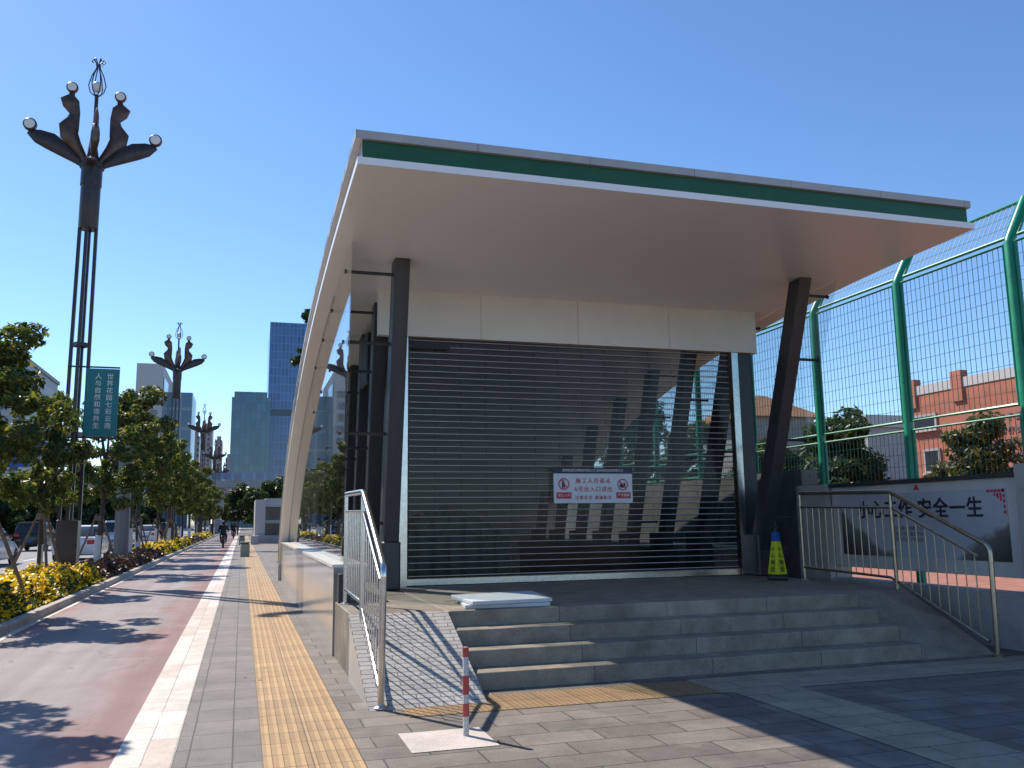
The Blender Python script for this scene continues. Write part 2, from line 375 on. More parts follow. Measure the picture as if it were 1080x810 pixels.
# ---------------------------------------------------------------- setting
def sheet(name, mat, x0, x1, y0, y1, z): return struct(MB().sheet(x0,x1,y0,y1,z).build(name, mat))
sheet('ground', M['ground'], -2500, 2500, -2500, 3500, -.03)
sheet('road', M['asphalt'], -23, -5.12, -60, 900, 0)
for k, x in enumerate((-9.0, -12.6, -18.3)):
    mk = MB()
    for i in range(60): mk.sheet(x-.07, x+.07, -20+i*9.0, -16+i*9.0, .004)
    struct(mk.build('road_marking', M['paint_white']))
struct(MB().sheet(-5.5,-5.36,-60,600,.004).build('road_edge_line', M['paint_white']))
struct(MB().box(-5.12,-4.97,-60,400,-.02,.13).build('road_kerb', M['kerb_stone'], bevel=.02))
sheet('planting_soil', M['soil'], -4.97, -3.22, -60, 400, .07)
struct(MB().box(-3.22,-3.05,-60,400,-.02,.125).build('path_kerb', M['kerb_stone'], bevel=.025))
struct(MB().sheet(-3.05,-2.93,-60,400,.004).build('path_gutter', M['white_stone']))
sheet('cycle_path', M['red_path'], -3.05, -.72, -60, 400, 0)
sheet('stone_band', M['white_stone'], -.72, -.36, -60, 400, .004)
sheet('footway', M['pavers_walk'], -.36, .17, -60, 400, 0)
sheet('tactile_paving', M['tactile'], .17, .77, -60, 120, .004)
sheet('plaza', M['pavers'], .17, 9.9, -60, 90, 0)
sheet('tactile_paving', M['tactile_dots'], 1.25, 3.9, 6.78, 7.38, .004)
sheet('paving_band', M['tan_band'], 3.9, 9.2, 6.78, 7.42, .004)
sheet('paving_band', M['tan_band'], 4.0, 4.65, -20, 6.78, .004)
sheet('brick_yard', M['red_yard'], 9.9, 29, -20, 60, -.004)
sheet('paving_slab', M['slab_pale'], 1.08, 1.66, 5.76, 6.30, .004)
# ---------------------------------------------------------------- entrance steps and platform
ZP = .59
steps = thing('entrance_steps', 'grey stone steps with sloping cheeks leading up to the shuttered metro entrance', 'steps', (4.3,7.6,0))
r = ZP/4; YS = 7.62; TR = .30; XL, XR = 1.95, 6.72
m = MB()
for i in range(4):
    z1 = (i+1)*r; y0 = YS + i*TR; y1 = y0+TR if i < 3 else 14.0
    x1 = XR
    m.box(XL, x1, y0+.0, y1 if i == 3 else y0+TR, -.02, z1)
m.build('tread', M['step_stone'], steps, bevel=.012)
# platform either side of the stair, behind the cheeks
MB().box(1.02, XL, 8.56, 14.0, -.02, ZP-.004).build('platform', M['step_stone'], steps, bevel=.01)
MB().box(XR, 7.62, 8.86, 14.0, -.02, ZP-.004).build('platform', M['step_stone'], steps, bevel=.01)
MB().prism([(7.14,.0),(8.555,0),(8.555,ZP-.02)], 'x', 1.0, XL-.002).build('cheek_wall', M['stone_plain'], steps)
o = MB().prism([(7.10,.0),(7.138,.0),(8.56,ZP-.019),(8.56,ZP)], 'x', .992, XL-.004).build('cheek_ramp', M['ramp_brick'], steps); o['label'] = 'small brick faced cheek ramp'
o = MB().prism([(7.60,.0),(8.86,0),(8.86,ZP-.006)], 'x', XR+.002, 7.62).build('cheek_ramp', M['step_stone'], steps)
o['label'] = 'smooth stone cheek ramp'
# ---------------------------------------------------------------- metro entrance building
bld = thing('metro_entrance', 'metro station entrance with sweeping white canopy, green fascia band and closed shutter', 'metro entrance', (4.6,11,0))
PB = [(8.05,4.86),(9.5,4.82),(11,4.745),(12.5,4.62),(14,4.44),(15.5,4.19),(17,3.86),(18.5,3.45),(20,2.93),(21.3,2.36),(22.4,1.72),(23.2,1.12),(23.8,.5),(24.15,-.02)]
yy = np.array([p[0] for p in PB]); zz = np.array([p[1] for p in PB])
def prof_pts(n=64):
    # arc-length cubic (Catmull-Rom) resample
    P = np.array(PB); T = np.linspace(0, len(P)-1, n); out = []
    for t_ in T:
        i = min(int(t_), len(P)-2); u = t_-i
        p0, p1, p2, p3 = P[max(i-1,0)], P[i], P[i+1], P[min(i+2,len(P)-1)]
        out.append(.5*((2*p1)+(-p0+p2)*u+(2*p0-5*p1+4*p2-p3)*u*u+(-p0+3*p1-3*p2+p3)*u**3))
    return np.array(out)
BP = prof_pts()
def soffit_z(y): return float(np.interp(y, BP[:,0], BP[:,1]))
tg = np.gradient(BP, axis=0); tg /= np.linalg.norm(tg, axis=1)[:,None]
NB = np.stack([-tg[:,1], tg[:,0]], 1); NB[NB[:,1] < 0] *= -1; NB[0] = (0,1)
def slab(x0, x1, d0, d1, y_in=0.0, i0=0):
    mb = MB(); n = len(BP)-i0; vs = []
    for i in range(i0, len(BP)):
        for d in (d0, d1):
            q = BP[i] + NB[i]*d
            if i == 0: q = q + np.array([y_in, 0])
            for x in (x0, x1): vs.append((x, q[0], q[1]))
    fs = []
    for i in range(n-1):
        a = i*4; b = a+4
        fs += [(a,a+1,b+1,b),(a+2,b+2,b+3,a+3),(a,b,b+2,a+2),(a+1,a+3,b+3,b+1)]
    fs += [(0,2,3,1),((n-1)*4,(n-1)*4+1,(n-1)*4+3,(n-1)*4+2)]
    return mb.add(vs, fs)
slab(.95, 8.37, 0.012, .085).build('soffit', M['panel_white'], bld, smooth=True)
slab(1.145, 1.175, -.012, .008, 0, 14).build('glass_channel', M['panel_grey'], bld, smooth=True)
slab(1.0, 8.32, .0855, .275, .05).build('roof_core', M['panel_grey'], bld, smooth=True)
o = MB().box(1.0, 8.31, 8.092, 8.099, 4.948, 5.134).build('fascia_band', M['green_fascia'], bld); o['label'] = 'green fascia band'
slab(.93, 8.34, .276, .36).build('roof_cover', M['panel_grey'], bld, smooth=True)
MB().box(.935,1.0,23.86,24.2,.0,.42).build('arch_foot', M['rust_white'], bld)
MB().box(.93,.934,23.88,24.1,.5,.9).build('warning_sticker', M['sticker_yellow'], bld)
# facade panel above the shutter
YF = 11.9
fx = [1.72, 3.2, 4.7, 6.2, 7.74]
m = MB()
for a, b in zip(fx[:-1], fx[1:]): m.box(a+.004, b-.004, YF-.03, YF+.09, 4.03, 4.80)
m.box(1.74, 7.72, YF-.02, YF+.08, 4.035, 4.79)
m.build('header_panel', M['facade_cream'], bld)
# roller shutter
sh = MB()
for i in range(38):
    z = .72+i*.0885
    sh.tube([(2.18,YF+.06,z),(7.25,YF+.06,z)], .0062, 6)
sh = sh.build('roller_shutter', M['steel_rod'], bld)
MB().box(2.16,7.26,YF+.072,YF+.076,.69,4.02).build('clear_slats', M['poly_sheet'], sh)
MB().cbox(2.14,7.28,YF+.03,YF+.09,ZP+.004,ZP+.10,.008).build('bottom_bar', M['stainless'], sh)
MB().box(2.04,2.15,YF+.0,YF+.12,ZP,4.03).box(1.99,2.036,YF+.03,YF+.10,ZP,4.03).build('shutter_guide', M['stainless'], sh)
MB().box(7.29,7.40,YF,YF+.12,ZP,4.03).build('shutter_guide', M['stainless'], sh)
MB().box(7.402,7.66,YF+.05,YF+.30,ZP,4.03).build('jamb_post', M['dark_steel'], bld)
MB().cbox(2.2,2.75,YF-.02,YF+.01,3.86,3.93,.005).build('shutter_handle', M['black'], sh)
# leaning steel columns on both sides with plinths
def column(x, yb, w, d):
    LEAN = .2 if x < 4 else .365
    zt = 4.0
    for _ in range(30):
        yt = yb-LEAN*(zt-ZP); zt = soffit_z(min(max(yt, 8.1), 24.1))+.02
    if zt < ZP+.35: return
    yt = yb-LEAN*(zt-ZP); a = d/2; b = w/2
    y0 = yb+LEAN*(ZP-.0)*0
    c = MB().hexa([(x-b,y0-a,ZP),(x+b,y0-a,ZP),(x+b,y0+a,ZP),(x-b,y0+a,ZP),(x-b,yt-a,zt),(x+b,yt-a,zt),(x+b,yt+a,zt),(x-b,yt+a,zt)]).build('column', M['dark_steel'], bld, bevel=.012)
    MB().cbox(x-b-.02,x+b+.02,y0-a-.14,y0+a+.12,ZP,ZP+.62,.02).build('plinth', M['dark_steel'], c)
for i in range(9):
    yb = 11.75 if i == 0 else 13.50+1.43*(i-1)
    column(1.85, yb-.12, .20, .27); column(7.52, yb+.13, .20, .27)
# glass walls with spider fittings
def glasswall(x, y0, mat, LN):
    n = 8; ys = np.linspace(y0, 22.6, n+1)
    for i in range(n):
        a, b = ys[i]+.006, ys[i+1]-.006
        def top(yb):
            zt = 3.0
            for _ in range(30):
                zt = max(1.0, soffit_z(min(max(yb-LN*(zt-1.0), 8.1), 24))-.004)
            return yb-LN*(zt-1.0), zt
        (ta, za), (tb, zb) = top(a), top(b)
        z0 = .985
        if zb < z0+.06: continue
        p = MB().hexa([(x-.006,a,z0),(x+.006,a,z0),(x+.006,b,z0),(x-.006,b,z0),(x-.006,ta,za),(x+.006,ta,za),(x+.006,tb,zb),(x-.006,tb,zb)]).build('glass_panel', mat, bld)
        sgn = 1 if x < 4 else -1; xc, lc = (1.85, .2) if x < 4 else (7.52, .365); yc0 = (11.88 if i == 0 else 13.63+1.43*(i-1)) - (.25 if x < 4 else 0)
        if i < 4:
            for q in (.12, .42, .72, .95):
                zq = z0+(za-z0)*q; yq = max(a+(ta-a)*q, yc0-lc*(zq-ZP)-.06)
                if zq > 1.3: MB().tube([(x+sgn*.012,yq+.06,zq),(xc-sgn*.09,yc0-lc*(zq-ZP),zq)], .022, 6).lathe((x-sgn*.012,yq+.06,zq), [(.0,-.012),(.028,-.01),(.028,.01),(.0,.012)], 10, 'x').build('glass_bracket', M['dark_steel'], p)
glasswall(1.16, 10.87, M['glass'], .18); glasswall(8.0, 11.75, M['glass'], .42)
# polished stone parapets below the glass
pl = MB().box(1.0,1.36,10.12,23.55,-.02,.955).build('parapet', M['stone_wall'], bld)
MB().box(.985,1.38,10.12,23.55,.957,.99).build('coping', M['facade_cream'], pl)
MB().box(1.03,1.16,9.86,10.11,ZP,.90).build('end_post', M['dark_steel'], bld, bevel=.01)
pr = MB().box(7.66,8.05,12.3,23.4,-.02,.955).build('parapet', M['stone_wall'], bld)
MB().box(7.64,8.07,12.3,23.4,.957,.99).build('coping', M['facade_cream'], pr)
# interior: landing, stair well, dark lining, added light-blocking wall
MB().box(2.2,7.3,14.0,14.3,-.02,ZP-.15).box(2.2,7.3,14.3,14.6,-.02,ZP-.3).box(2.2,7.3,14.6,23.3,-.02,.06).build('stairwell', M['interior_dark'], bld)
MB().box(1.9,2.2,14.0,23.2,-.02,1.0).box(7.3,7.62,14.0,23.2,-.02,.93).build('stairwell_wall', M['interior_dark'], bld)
iw = MB(); ys_ = np.linspace(12.05, 23.2, 24)
for a, b in zip(ys_[:-1], ys_[1:]):
    za, zb = soffit_z(a)-.01, soffit_z(b)-.01
    iw.hexa([(2.08,a,ZP),(2.14,a,ZP),(2.14,b,ZP),(2.08,b,ZP),(2.08,a,za),(2.14,a,za),(2.14,b,zb),(2.08,b,zb)])
iw.build('light_baffle', M['link_grey'], bld)  # unseen wall, added to keep left glass daylight off the ceiling
MB().cbox(1.74,1.84,13.2,13.9,3.55,4.35,.02).build('speaker_box', M['black'], bld)
tp = MB(); 
for k in range(7): tp.tube([(2.35+k*.24,13.0,ZP),(2.35+k*.24,12.98,ZP+.6+.28*math.sin(k*.55)),(2.4+k*.22,13.6,ZP+.72+.24*math.sin(k*.55)),(2.4+k*.22,14.4,ZP+.5)], .15, 7)
tag(tp.build('tarpaulin', M['tarp_green'], at=(3,13.4,ZP), smooth=True), 'green tarpaulin draped over equipment just inside the closed shutter', 'tarpaulin')
# notice hung on the shutter
nt = thing('hanging_notice', 'white notice with navy header and red lettering hung on the roller shutter', 'notice', (4.88,11.86,2.1))
MB().box(4.26,5.49,11.86,11.872,1.69,2.115).build('board', M['sign_white'], nt)
hd = MB().box(4.25,5.50,11.854,11.872,2.117,2.20).build('header', M['navy'], nt)
text('lettering', '昆明轨道交通集团有限公司 昆明地铁运营有限公司', .043, M['letter_white'], hd, (4.87,11.851,2.158), FACE_FRONT)
text('lettering', '施工人员请从', .085, M['letter_red'], nt, (4.87,11.857,2.005), FACE_FRONT, spacing=1.2)
text('lettering', 'A号出入口进出', .085, M['letter_red'], nt, (4.87,11.857,1.885), FACE_FRONT, spacing=1.15)
text('lettering', '注意安全 谢谢配合', .062, M['letter_red'], nt, (4.87,11.857,1.765), FACE_FRONT, spacing=1.25)
def ring(x, z, ro, ri):
    m = MB(); n = 28; vs = []
    for k in range(n):
        t_ = 2*math.pi*k/n
        for rr in (ro, ri):
            for y in (11.856, 11.8585): vs.append((x+rr*math.cos(t_), y, z+rr*math.sin(t_)))
    fs = []
    for k in range(n):
        a, b = 4*k, 4*((k+1) % n); fs += [(a,b,b+2,a+2),(a+1,a+3,b+3,b+1),(a,a+1,b+1,b),(a+2,b+2,b+3,a+3)]
    m.add(vs, fs); m.bar((x-ro*.68,11.8555,z+ro*.68),(x+ro*.68,11.8555,z-ro*.68),.016,.0025,(0,1,0))
    return m
ring(4.415,1.965,.085,.069).build('prohibition_symbol', M['letter_red'], nt)
m = MB().lathe((4.405,11.858,2.015),[(0,-.001),(.014,-.001),(.014,.001),(0,.001)],12,'y')
m.prism([(4.385,1.90),(4.40,1.90),(4.407,1.945),(4.414,1.90),(4.43,1.90),(4.428,1.995),(4.382,1.995)],'y',11.857,11.8595).build('walking_figure', M['letter_black'], nt)
ring(5.335,1.955,.085,.069).build('prohibition_symbol', M['letter_red'], nt)
MB().prism([(5.28,1.93),(5.31,1.91),(5.36,1.91),(5.385,1.94),(5.37,1.99),(5.335,1.955),(5.305,1.985)],'y',11.857,11.8595).build('hand_figure', M['letter_black'], nt)
for x, wd in ((4.415,'禁止入内'),(5.345,'严禁翻越')):
    lb = MB().box(x-.115,x+.115,11.857,11.8595,1.755,1.845).build('caption_plate', M['letter_red'], nt)
    text('caption', wd, .048, M['letter_white'], lb, (x,11.855,1.80), FACE_FRONT)
# ---------------------------------------------------------------- handrails
def handrail(name, label, X, pts, ytop_end, mat, rr=.027):
    h = thing(name, label, 'handrail', (X, pts[0][0], pts[0][1]))
    (yb, zb), (yk, zk), (yc, zc), (ye, ze) = pts     # foot, lower knuckle, crest, far end
    zlow = lambda y: np.interp(y, [yb, yc+.1, ye], [zb+.10, zb+.71, ze-1.02])
    def arc(p, q, s, n=4):   # rounded corner
        P = []
        for i in range(n+1):
            u = i/n; a = Vector(p).lerp(Vector(q), u); b = Vector(q).lerp(Vector(s), u); P.append(a.lerp(b, u))
        return P
    K = Vector((X,yk,zk)); F = Vector((X,yb,zb)); C = Vector((X,yc,zc)); E_ = Vector((X,ye,ze))
    p1 = arc(K+(F-K).normalized()*.08, K, K+(C-K).normalized()*.08); p2 = arc(C+(K-C).normalized()*.08, C, C+(E_-C).normalized()*.08)
    MB().tube([F]+p1+p2+[E_], rr, 12).build('top_rail', mat, h, smooth=True)
    off = Vector((0,.12,-.17)); 
    K2 = Vector((X,yk+.17,zk-.11)); C2 = Vector((X,yc,zc-.19)); E2 = Vector((X,ye,ze-.19))
    MB().tube([K2, C2, E2], rr*.62, 8).build('mid_rail', mat, h, smooth=True)
    L0 = Vector((X,yk+.12,zlow(yk+.12))); L1 = Vector((X,yc+.1,zlow(yc+.1))); L2 = Vector((X,ye,zlow(ye)))
    MB().tube([L0, L1, L2], rr*.62, 8).build('bottom_rail', mat, h, smooth=True)
    n = int((ye-yk)/.136)
    for i in range(1, n):
        y = yk+.08+i*(ye-yk-.08)/n
        zt = np.interp(y, [K2.y, C2.y, E2.y], [K2.z, C2.z, E2.z])
        MB().tube([(X,y,zlow(y)),(X,y,zt)], .0068, 8).build('baluster', mat, h, smooth=True)
    for y, zt, zbm in ((yc, zc, ZP-.02), (ye, ze, ZP-.02)):
        MB().tube([(X,y,zbm),(X,y,zt)], rr*.85, 10).build('post', mat, h, smooth=True)
    MB().lathe((X,yb,zb), [(.06,0),(.06,.008),(.035,.02),(.03,.03)], 16).lathe((X,ye,ZP-.004), [(.06,0),(.06,.008),(.035,.02)], 16).build('base_flange', mat, h, smooth=True)
    return h
handrail('stair_handrail', 'shiny stainless handrail on the brick cheek ramp beside the yellow tactile strip', 1.09, [(7.15,.01),(7.06,1.10),(8.36,1.74),(9.75,1.76)], 0, M['stainless'])
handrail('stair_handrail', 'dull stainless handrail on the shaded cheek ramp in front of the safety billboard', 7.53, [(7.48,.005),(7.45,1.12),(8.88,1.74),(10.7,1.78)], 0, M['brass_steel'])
# ---------------------------------------------------------------- small things in front
mk = thing('marker_post', 'short red and white banded marker post standing on a pale slab', 'marker post', (1.515,6.09,.004))
MB().tube([(1.515,6.09,.004),(1.513,6.085,.57),(1.513,6.085,.59)], [.021,.021,.012], 12).build('pole', M['marker_white'], mk, smooth=True)
for a, b in ((.525,.588),(.34,.40),(.275,.34),(.13,.215)):
    MB().tube([(1.515-a*.0035,6.09-a*.009,a),(1.515-b*.0035,6.09-b*.009,b)], .0232, 12).build('red_band', M['marker_red'], mk, smooth=True)
def foam(label, poly, z0, z1):
    m = MB().prism(poly, 'z', z0, z1).build('foam_board', M['foam_white'], at=(poly[0][0],poly[0][1],z0), bevel=.006)
    return tag(m, label, 'board', 'boards stacked on the platform')
foam('lower of two white boards stacked flat on the entrance platform', [(2.14,8.62),(3.02,8.58),(3.22,9.52),(2.28,9.60)], ZP+.002, ZP+.04)
foam('upper of two white boards stacked on the platform, overhanging the lower one', [(2.20,8.55),(3.05,8.60),(3.16,9.58),(2.18,9.42)], ZP+.043, ZP+.08)
cn = thing('warning_cone', 'yellow caution cone with blue top and black base beside the leaning column', 'cone', (7.20,10.85,ZP))
def pyr(cx, cy, z0, z1, a, b): return [(cx-a,cy-a,z0),(cx+a,cy-a,z0),(cx+a,cy+a,z0),(cx-a,cy+a,z0),(cx-b,cy-b,z1),(cx+b,cy-b,z1),(cx+b,cy+b,z1),(cx-b,cy+b,z1)]
MB().cbox(7.06,7.34,10.71,10.99,ZP,ZP+.075,.015).build('base', M['black'], cn)
MB().lathe((7.2,10.85,ZP), [(.14,.075),(.132,.10),(.065,.53)], 4).build('body', M['cone_yellow'], cn, bevel=.01)
MB().lathe((7.2,10.85,ZP), [(.066,.53),(.05,.66)], 4).build('collar', M['cone_blue'], cn, bevel=.006)
MB().lathe((7.2,10.85,ZP+.66), [(.045,0),(.045,.05),(.025,.07),(.025,.10),(.04,.11),(.04,.13),(.0,.14)], 12).build('cap', M['black'], cn, smooth=True)
for sa in (-45, 45):
    RZ = Matrix.Rotation(R(sa), 3, 'Z'); tilt = RZ @ Matrix.Rotation(R(90-10.5), 3, 'X')
    for body, sz, zz_ in (('小', .065, .42), ('心', .075, .33), ('地', .085, .235), ('滑', .09, .14)):
        dd = (.132-(zz_-.10)/.43*.067)*.7071+.004
        p_ = RZ @ Vector((0,-dd,0)); text('warning_text', body, sz, M['letter_black'], cn, (7.2+p_.x,10.85+p_.y,ZP+zz_), tilt)
cn.rotation_euler = (0,0,R(-33.6))
# ---------------------------------------------------------------- safety billboard wall
bw = thing('safety_billboard', 'grey wall sign reading a safety slogan set between two white pillars beside the steps', 'billboard', (8.1,9,0))
def pillar(y0, y1, zt):
    p = MB()
    z = 0
    for z1 in (.56, 1.14, 1.70, zt): p.box(8.0,8.36,y0,y1,z+.008,z1-.008); z = z1
    p.box(8.012,8.348,y0+.012,y1-.012,0,zt-.01)
    p.build('pillar', M['wall_grey'], bw)
pillar(6.75,7.50,2.0); pillar(10.75,11.45,1.92)
MB().box(8.03,8.33,7.5,10.75,-.01,.60).build('low_wall', M['wall_grey'], bw)
MB().box(8.10,8.26,7.5,10.75,.76,1.86).build('board_frame', M['wall_pale'], bw, bevel=.01)
MB().box(8.05,8.31,7.5,10.75,1.862,1.91).build('cap_rail', M['dark_steel'], bw)
t = NT('poster')   # misty pale upper ground with darker hill shapes at the lower corners
sx = t.new('ShaderNodeSeparateXYZ'); t.set(sx.inputs[0], t.co)
hl = t.math('SUBTRACT', t.math('MULTIPLY', t.math('ABSOLUTE', t.math('ADD', sx.outputs[1], -.05)), .55), t.math('MULTIPLY', t.math('ADD', sx.outputs[2], -.86), 1.0))
hl = t.math('ADD', hl, t.math('MULTIPLY', t.math('SUBTRACT', t.noise(3, 5), .5), .35))
c = t.ramp(hl, [(.18, (.42,.43,.46)), (.26, (.15,.14,.135)), (.6, (.05,.045,.04))]); M['poster'] = t.base(c, .35)
po = MB().box(8.092,8.098,7.72,10.55,.93,1.74).build('poster', M['poster'], bw)
text('slogan', '小心工作 安全一生', .25, M['letter_black'], po, (8.088,9.12,1.52), FACE_LEFT, spacing=1.08, bold=.005)
text('small_print', '安全第一 预防为主\n遵章守纪 规范作业\n珍爱生命 平安回家', .06, M['letter_dull'], po, (8.088,9.25,1.22), FACE_LEFT, line=1.2)
m = MB()
for k in range(5): m.box(8.086,8.091,7.74+k*.05,7.775+k*.05,1.70-.0,1.73).box(8.086,8.091,7.735,7.76,1.70-k*.06,1.735-k*.06)
for k in range(3): m.box(8.086,8.091,7.78+k*.04,7.80+k*.04,1.60+k*.03,1.69)
m.build('corner_ornament', M['letter_red'], po)
MB().prism([(9.02,1.77),(9.12,1.77),(9.07,1.84)], 'x', 8.09, 8.099).build('emblem', M['letter_red'], bw)
# ---------------------------------------------------------------- green sports fence
XF = 9.6
fe = thing('mesh_fence', 'tall green wire mesh fence with cranked posts behind the metro entrance', 'fence', (XF,12,0))
ypost = [6.6,8.7,10.8,12.9]+[12.9+2.12*i for i in range(1,12)]
retain = MB().box(XF-.14,XF+.2,13.35,40,-.02,2.28).build('retaining_wall', M['wall_dark'], at=(XF,13.35,0)); tag(retain, 'plain grey masonry wall carrying the far run of green mesh fence', 'wall')
for y in ypost:
    zb = 2.28 if y > 13.3 else -.02
    MB().tube([(XF,y,zb),(XF,y,5.0),(XF+.02,y,5.06),(XF+.36,y,5.66)], .07, 12).tube([(XF,y,zb),(XF,y,zb+.02)], .12, 12).build('post', M['fence_green'], fe, smooth=True)
def meshpanel(y0, y1, z0, z1, top=None):
    a, b = y0+.1, y1-.1
    P = (lambda y, z: (XF, y, z)) if top is None else (lambda y, z: (XF+.03+(z-5.06)*.55, y, z))
    fr = MB().tube([P(a,z0),P(b,z0),P(b,z1),P(a,z1),P(a,z0)], .024, 6).build('panel_frame', M['fence_green'], fe)
    w = MB(); n = 21
    for i in range(1, n):
        y = a+(b-a)*i/n; w.bar(P(y,z0), P(y,z1), .006, .006)
    k = max(2, int((z1-z0)/.17))
    for i in range(1, k):
        z = z0+(z1-z0)*i/k; w.bar(P(a,z), P(b,z), .0048, .0048)
    w.build('wire_mesh', M['wire_green'], fr)
for y0, y1 in zip(ypost[:-1], ypost[1:]):
    meshpanel(y0, y1, 2.34 if y0 > 13 else .95, 2.72); meshpanel(y0, y1, 2.86, 5.0); meshpanel(y0, y1, 5.1, 5.64, 1)
# ---------------------------------------------------------------- street lamps
def make_lamp(label):
    L = thing('street_lamp', label, 'street lamp', (0,0,0), 'ornamental lamps along the planting strip')
    MB().cbox(-.25,.25,-.25,.25,.05,1.62,.02).build('base_box', M['lamp_metal'], L)
    mb = MB()
    for a in (0, 90, 180, 270):
        c, s = math.cos(R(a)), math.sin(R(a))
        mb.bar((c*.235,s*.235,1.6),(c*.20,s*.20,9.4), .085, .085)
    for z in (3.2, 6.15):
        rr = .22
        for a in (0, 90, 180, 270):
            mb.bar((rr*math.cos(R(a)),rr*math.sin(R(a)),z),(rr*math.cos(R(a+90)),rr*math.sin(R(a+90)),z), .05, .10)
    mb.build('lattice_pole', M['lamp_metal'], L)
    MB().lathe((0,0,9.3), [(.23,0),(.25,.05),(.25,1.2),(.27,1.22),(.27,1.7),(.31,1.72),(.31,1.85),(.18,1.9),(.11,2.3)], 16).build('collar', M['lamp_metal'], L, smooth=True)
    MB().tube([(0,0,11.3),(0,0,13.15)], .05, 8).build('stem', M['lamp_metal'], L, smooth=True)
    cg = MB()
    for a in range(0, 360, 60):
        c, s = math.cos(R(a)), math.sin(R(a))
        pts = [(.03,13.1),(.17,13.22),(.22,13.42),(.15,13.7),(.05,13.92),(.04,14.05),(.13,14.18),(.17,14.12),(.13,14.07)]
        cg.tube([(c*q,s*q,z) for q, z in pts], .016, 5)
    cg = cg.build('finial_cage', M['lamp_metal'], L)
    MB().ball((0,0,13.38), .13, 12, (1,1,1.25)).build('bulb', M['lamp_glass'], cg, smooth=True)
    for a in (94, 274):             # short drooping petals on the other two sides
        c, s = math.cos(R(a)), math.sin(R(a))
        MB().tube([(c*q,s*q,z) for q, z in ((.12,11.0),(.35,11.08),(.6,11.06),(.8,10.98))], [.05,.15,.17,.05], 10, .4, (0,0,1)).build('petal', M['lamp_metal'], L, smooth=True)
    for a in (4, 184):              # leaf-shaped arms carrying round lamps
        c, s = math.cos(R(a)), math.sin(R(a)); up = (-s, c, 0)
        pts = [(.12,11.0),(.35,11.2),(.7,11.45),(1.05,11.65),(1.35,11.75),(1.58,11.85)]
        arm = MB().tube([(c*q,s*q,z) for q, z in pts], [.05,.12,.21,.25,.20,.07], 10, .32).build('leaf_arm', M['lamp_metal'], L, smooth=True)
        q, z = 1.55, 12.05; rt = Matrix.Rotation(R(a), 3, 'Z')
        lm = MB().lathe((0,0,0), [(.0,-.07),(.15,-.07),(.17,-.05),(.17,.05),(.15,.07),(0,.07)], 16, 'y').build('lamp_head', M['lamp_metal'], arm, smooth=True); lm.location = (c*q, s*q, z)
        gl = MB().lathe((0,0,0), [(.0,-.085),(.13,-.08),(.14,-.06),(.14,.06),(.13,.08),(0,.085)], 16, 'y').build('lens', M['lamp_glass'], arm, smooth=True); gl.location = (c*q, s*q, z)
        for ob in (lm, gl): ob.rotation_euler = (0,0,0)
    for a in (12, 102, 192, 282):   # four dancing figures, metal silhouettes with a lamp for a head
        c, s = math.cos(R(a)), math.sin(R(a))
        lowf = 1.0 if a in (12, 192) else .72
        pts = [(.12,11.0),(.22,11.3),(.42,11.6),(.60,11.85),(.62,12.08),(.52,12.32),(.50,12.5),(.60,12.72),(.64,12.86),(.60,13.0),(.59,13.1)]
        rad = [.05,.09,.15,.24,.26,.16,.14,.22,.24,.08,.07] if lowf == 1 else [.05,.12,.22,.30,.30,.24,.2,.18,.14,.08,.03]
        fg = MB().tube([(c*q,s*q,11+(z-11)*lowf) for q, z in pts], rad, 10, .38).build('figure', M['lamp_copper'], L, smooth=True)
        if lowf < 1: continue
        q, z = .60, 11+2.22*lowf
        h1 = MB().lathe((c*q,s*q,z), [(.0,-.06),(.13,-.06),(.15,-.04),(.15,.04),(.13,.06),(0,.06)], 16, 'y').build('figure_lamp', M['lamp_copper'], fg, smooth=True)
        if a in (12, 192): MB().lathe((c*q,s*q,z), [(.0,-.075),(.11,-.07),(.12,-.05),(.12,.05),(.11,.07),(0,.075)], 16, 'y').build('figure_lens', M['lamp_glass'], fg, smooth=True)
        # bent arm of the figure
    return L
lamp = make_lamp('nearest ornamental street lamp with lattice pole, carrying the teal banner')
XS = -4.2
lab = ['second ornamental street lamp, rising in front of the white office tower', 'third ornamental street lamp, left of the teal glass block',
       'fourth ornamental street lamp, small in front of the pinkish apartment towers', 'fifth and farthest ornamental street lamp above the far trees']
lamp.location = (XS, 24.75, 0)
for i, y in enumerate((58, 98, 138, 178)):
    c = copy_tree(lamp); c.location = (XS, y, .0); c['label'] = lab[i]
bn = thing('banner', 'teal vertical banner with white characters fixed to the nearest street lamp', 'banner', (-3.6,24.7,4.6))
MB().box(-4.0,-3.2,24.63,24.67,3.75,5.52).build('cloth', M['banner_teal'], bn)
MB().bar((-4.45,24.65,5.56),(-3.2,24.65,5.56), .04).bar((-4.45,24.65,3.71),(-3.2,24.65,3.71), .04).build('bracket_arm', M['lamp_metal'], bn)
text('lettering', '世\n界\n花\n园\n七\n彩\n云\n南', .165, M['letter_white'], bn, (-3.42,24.62,4.66), FACE_FRONT, line=1.12)
text('lettering', '人\n与\n自\n然\n和\n谐\n共\n生', .165, M['letter_white'], bn, (-3.70,24.62,4.66), FACE_FRONT, line=1.12)
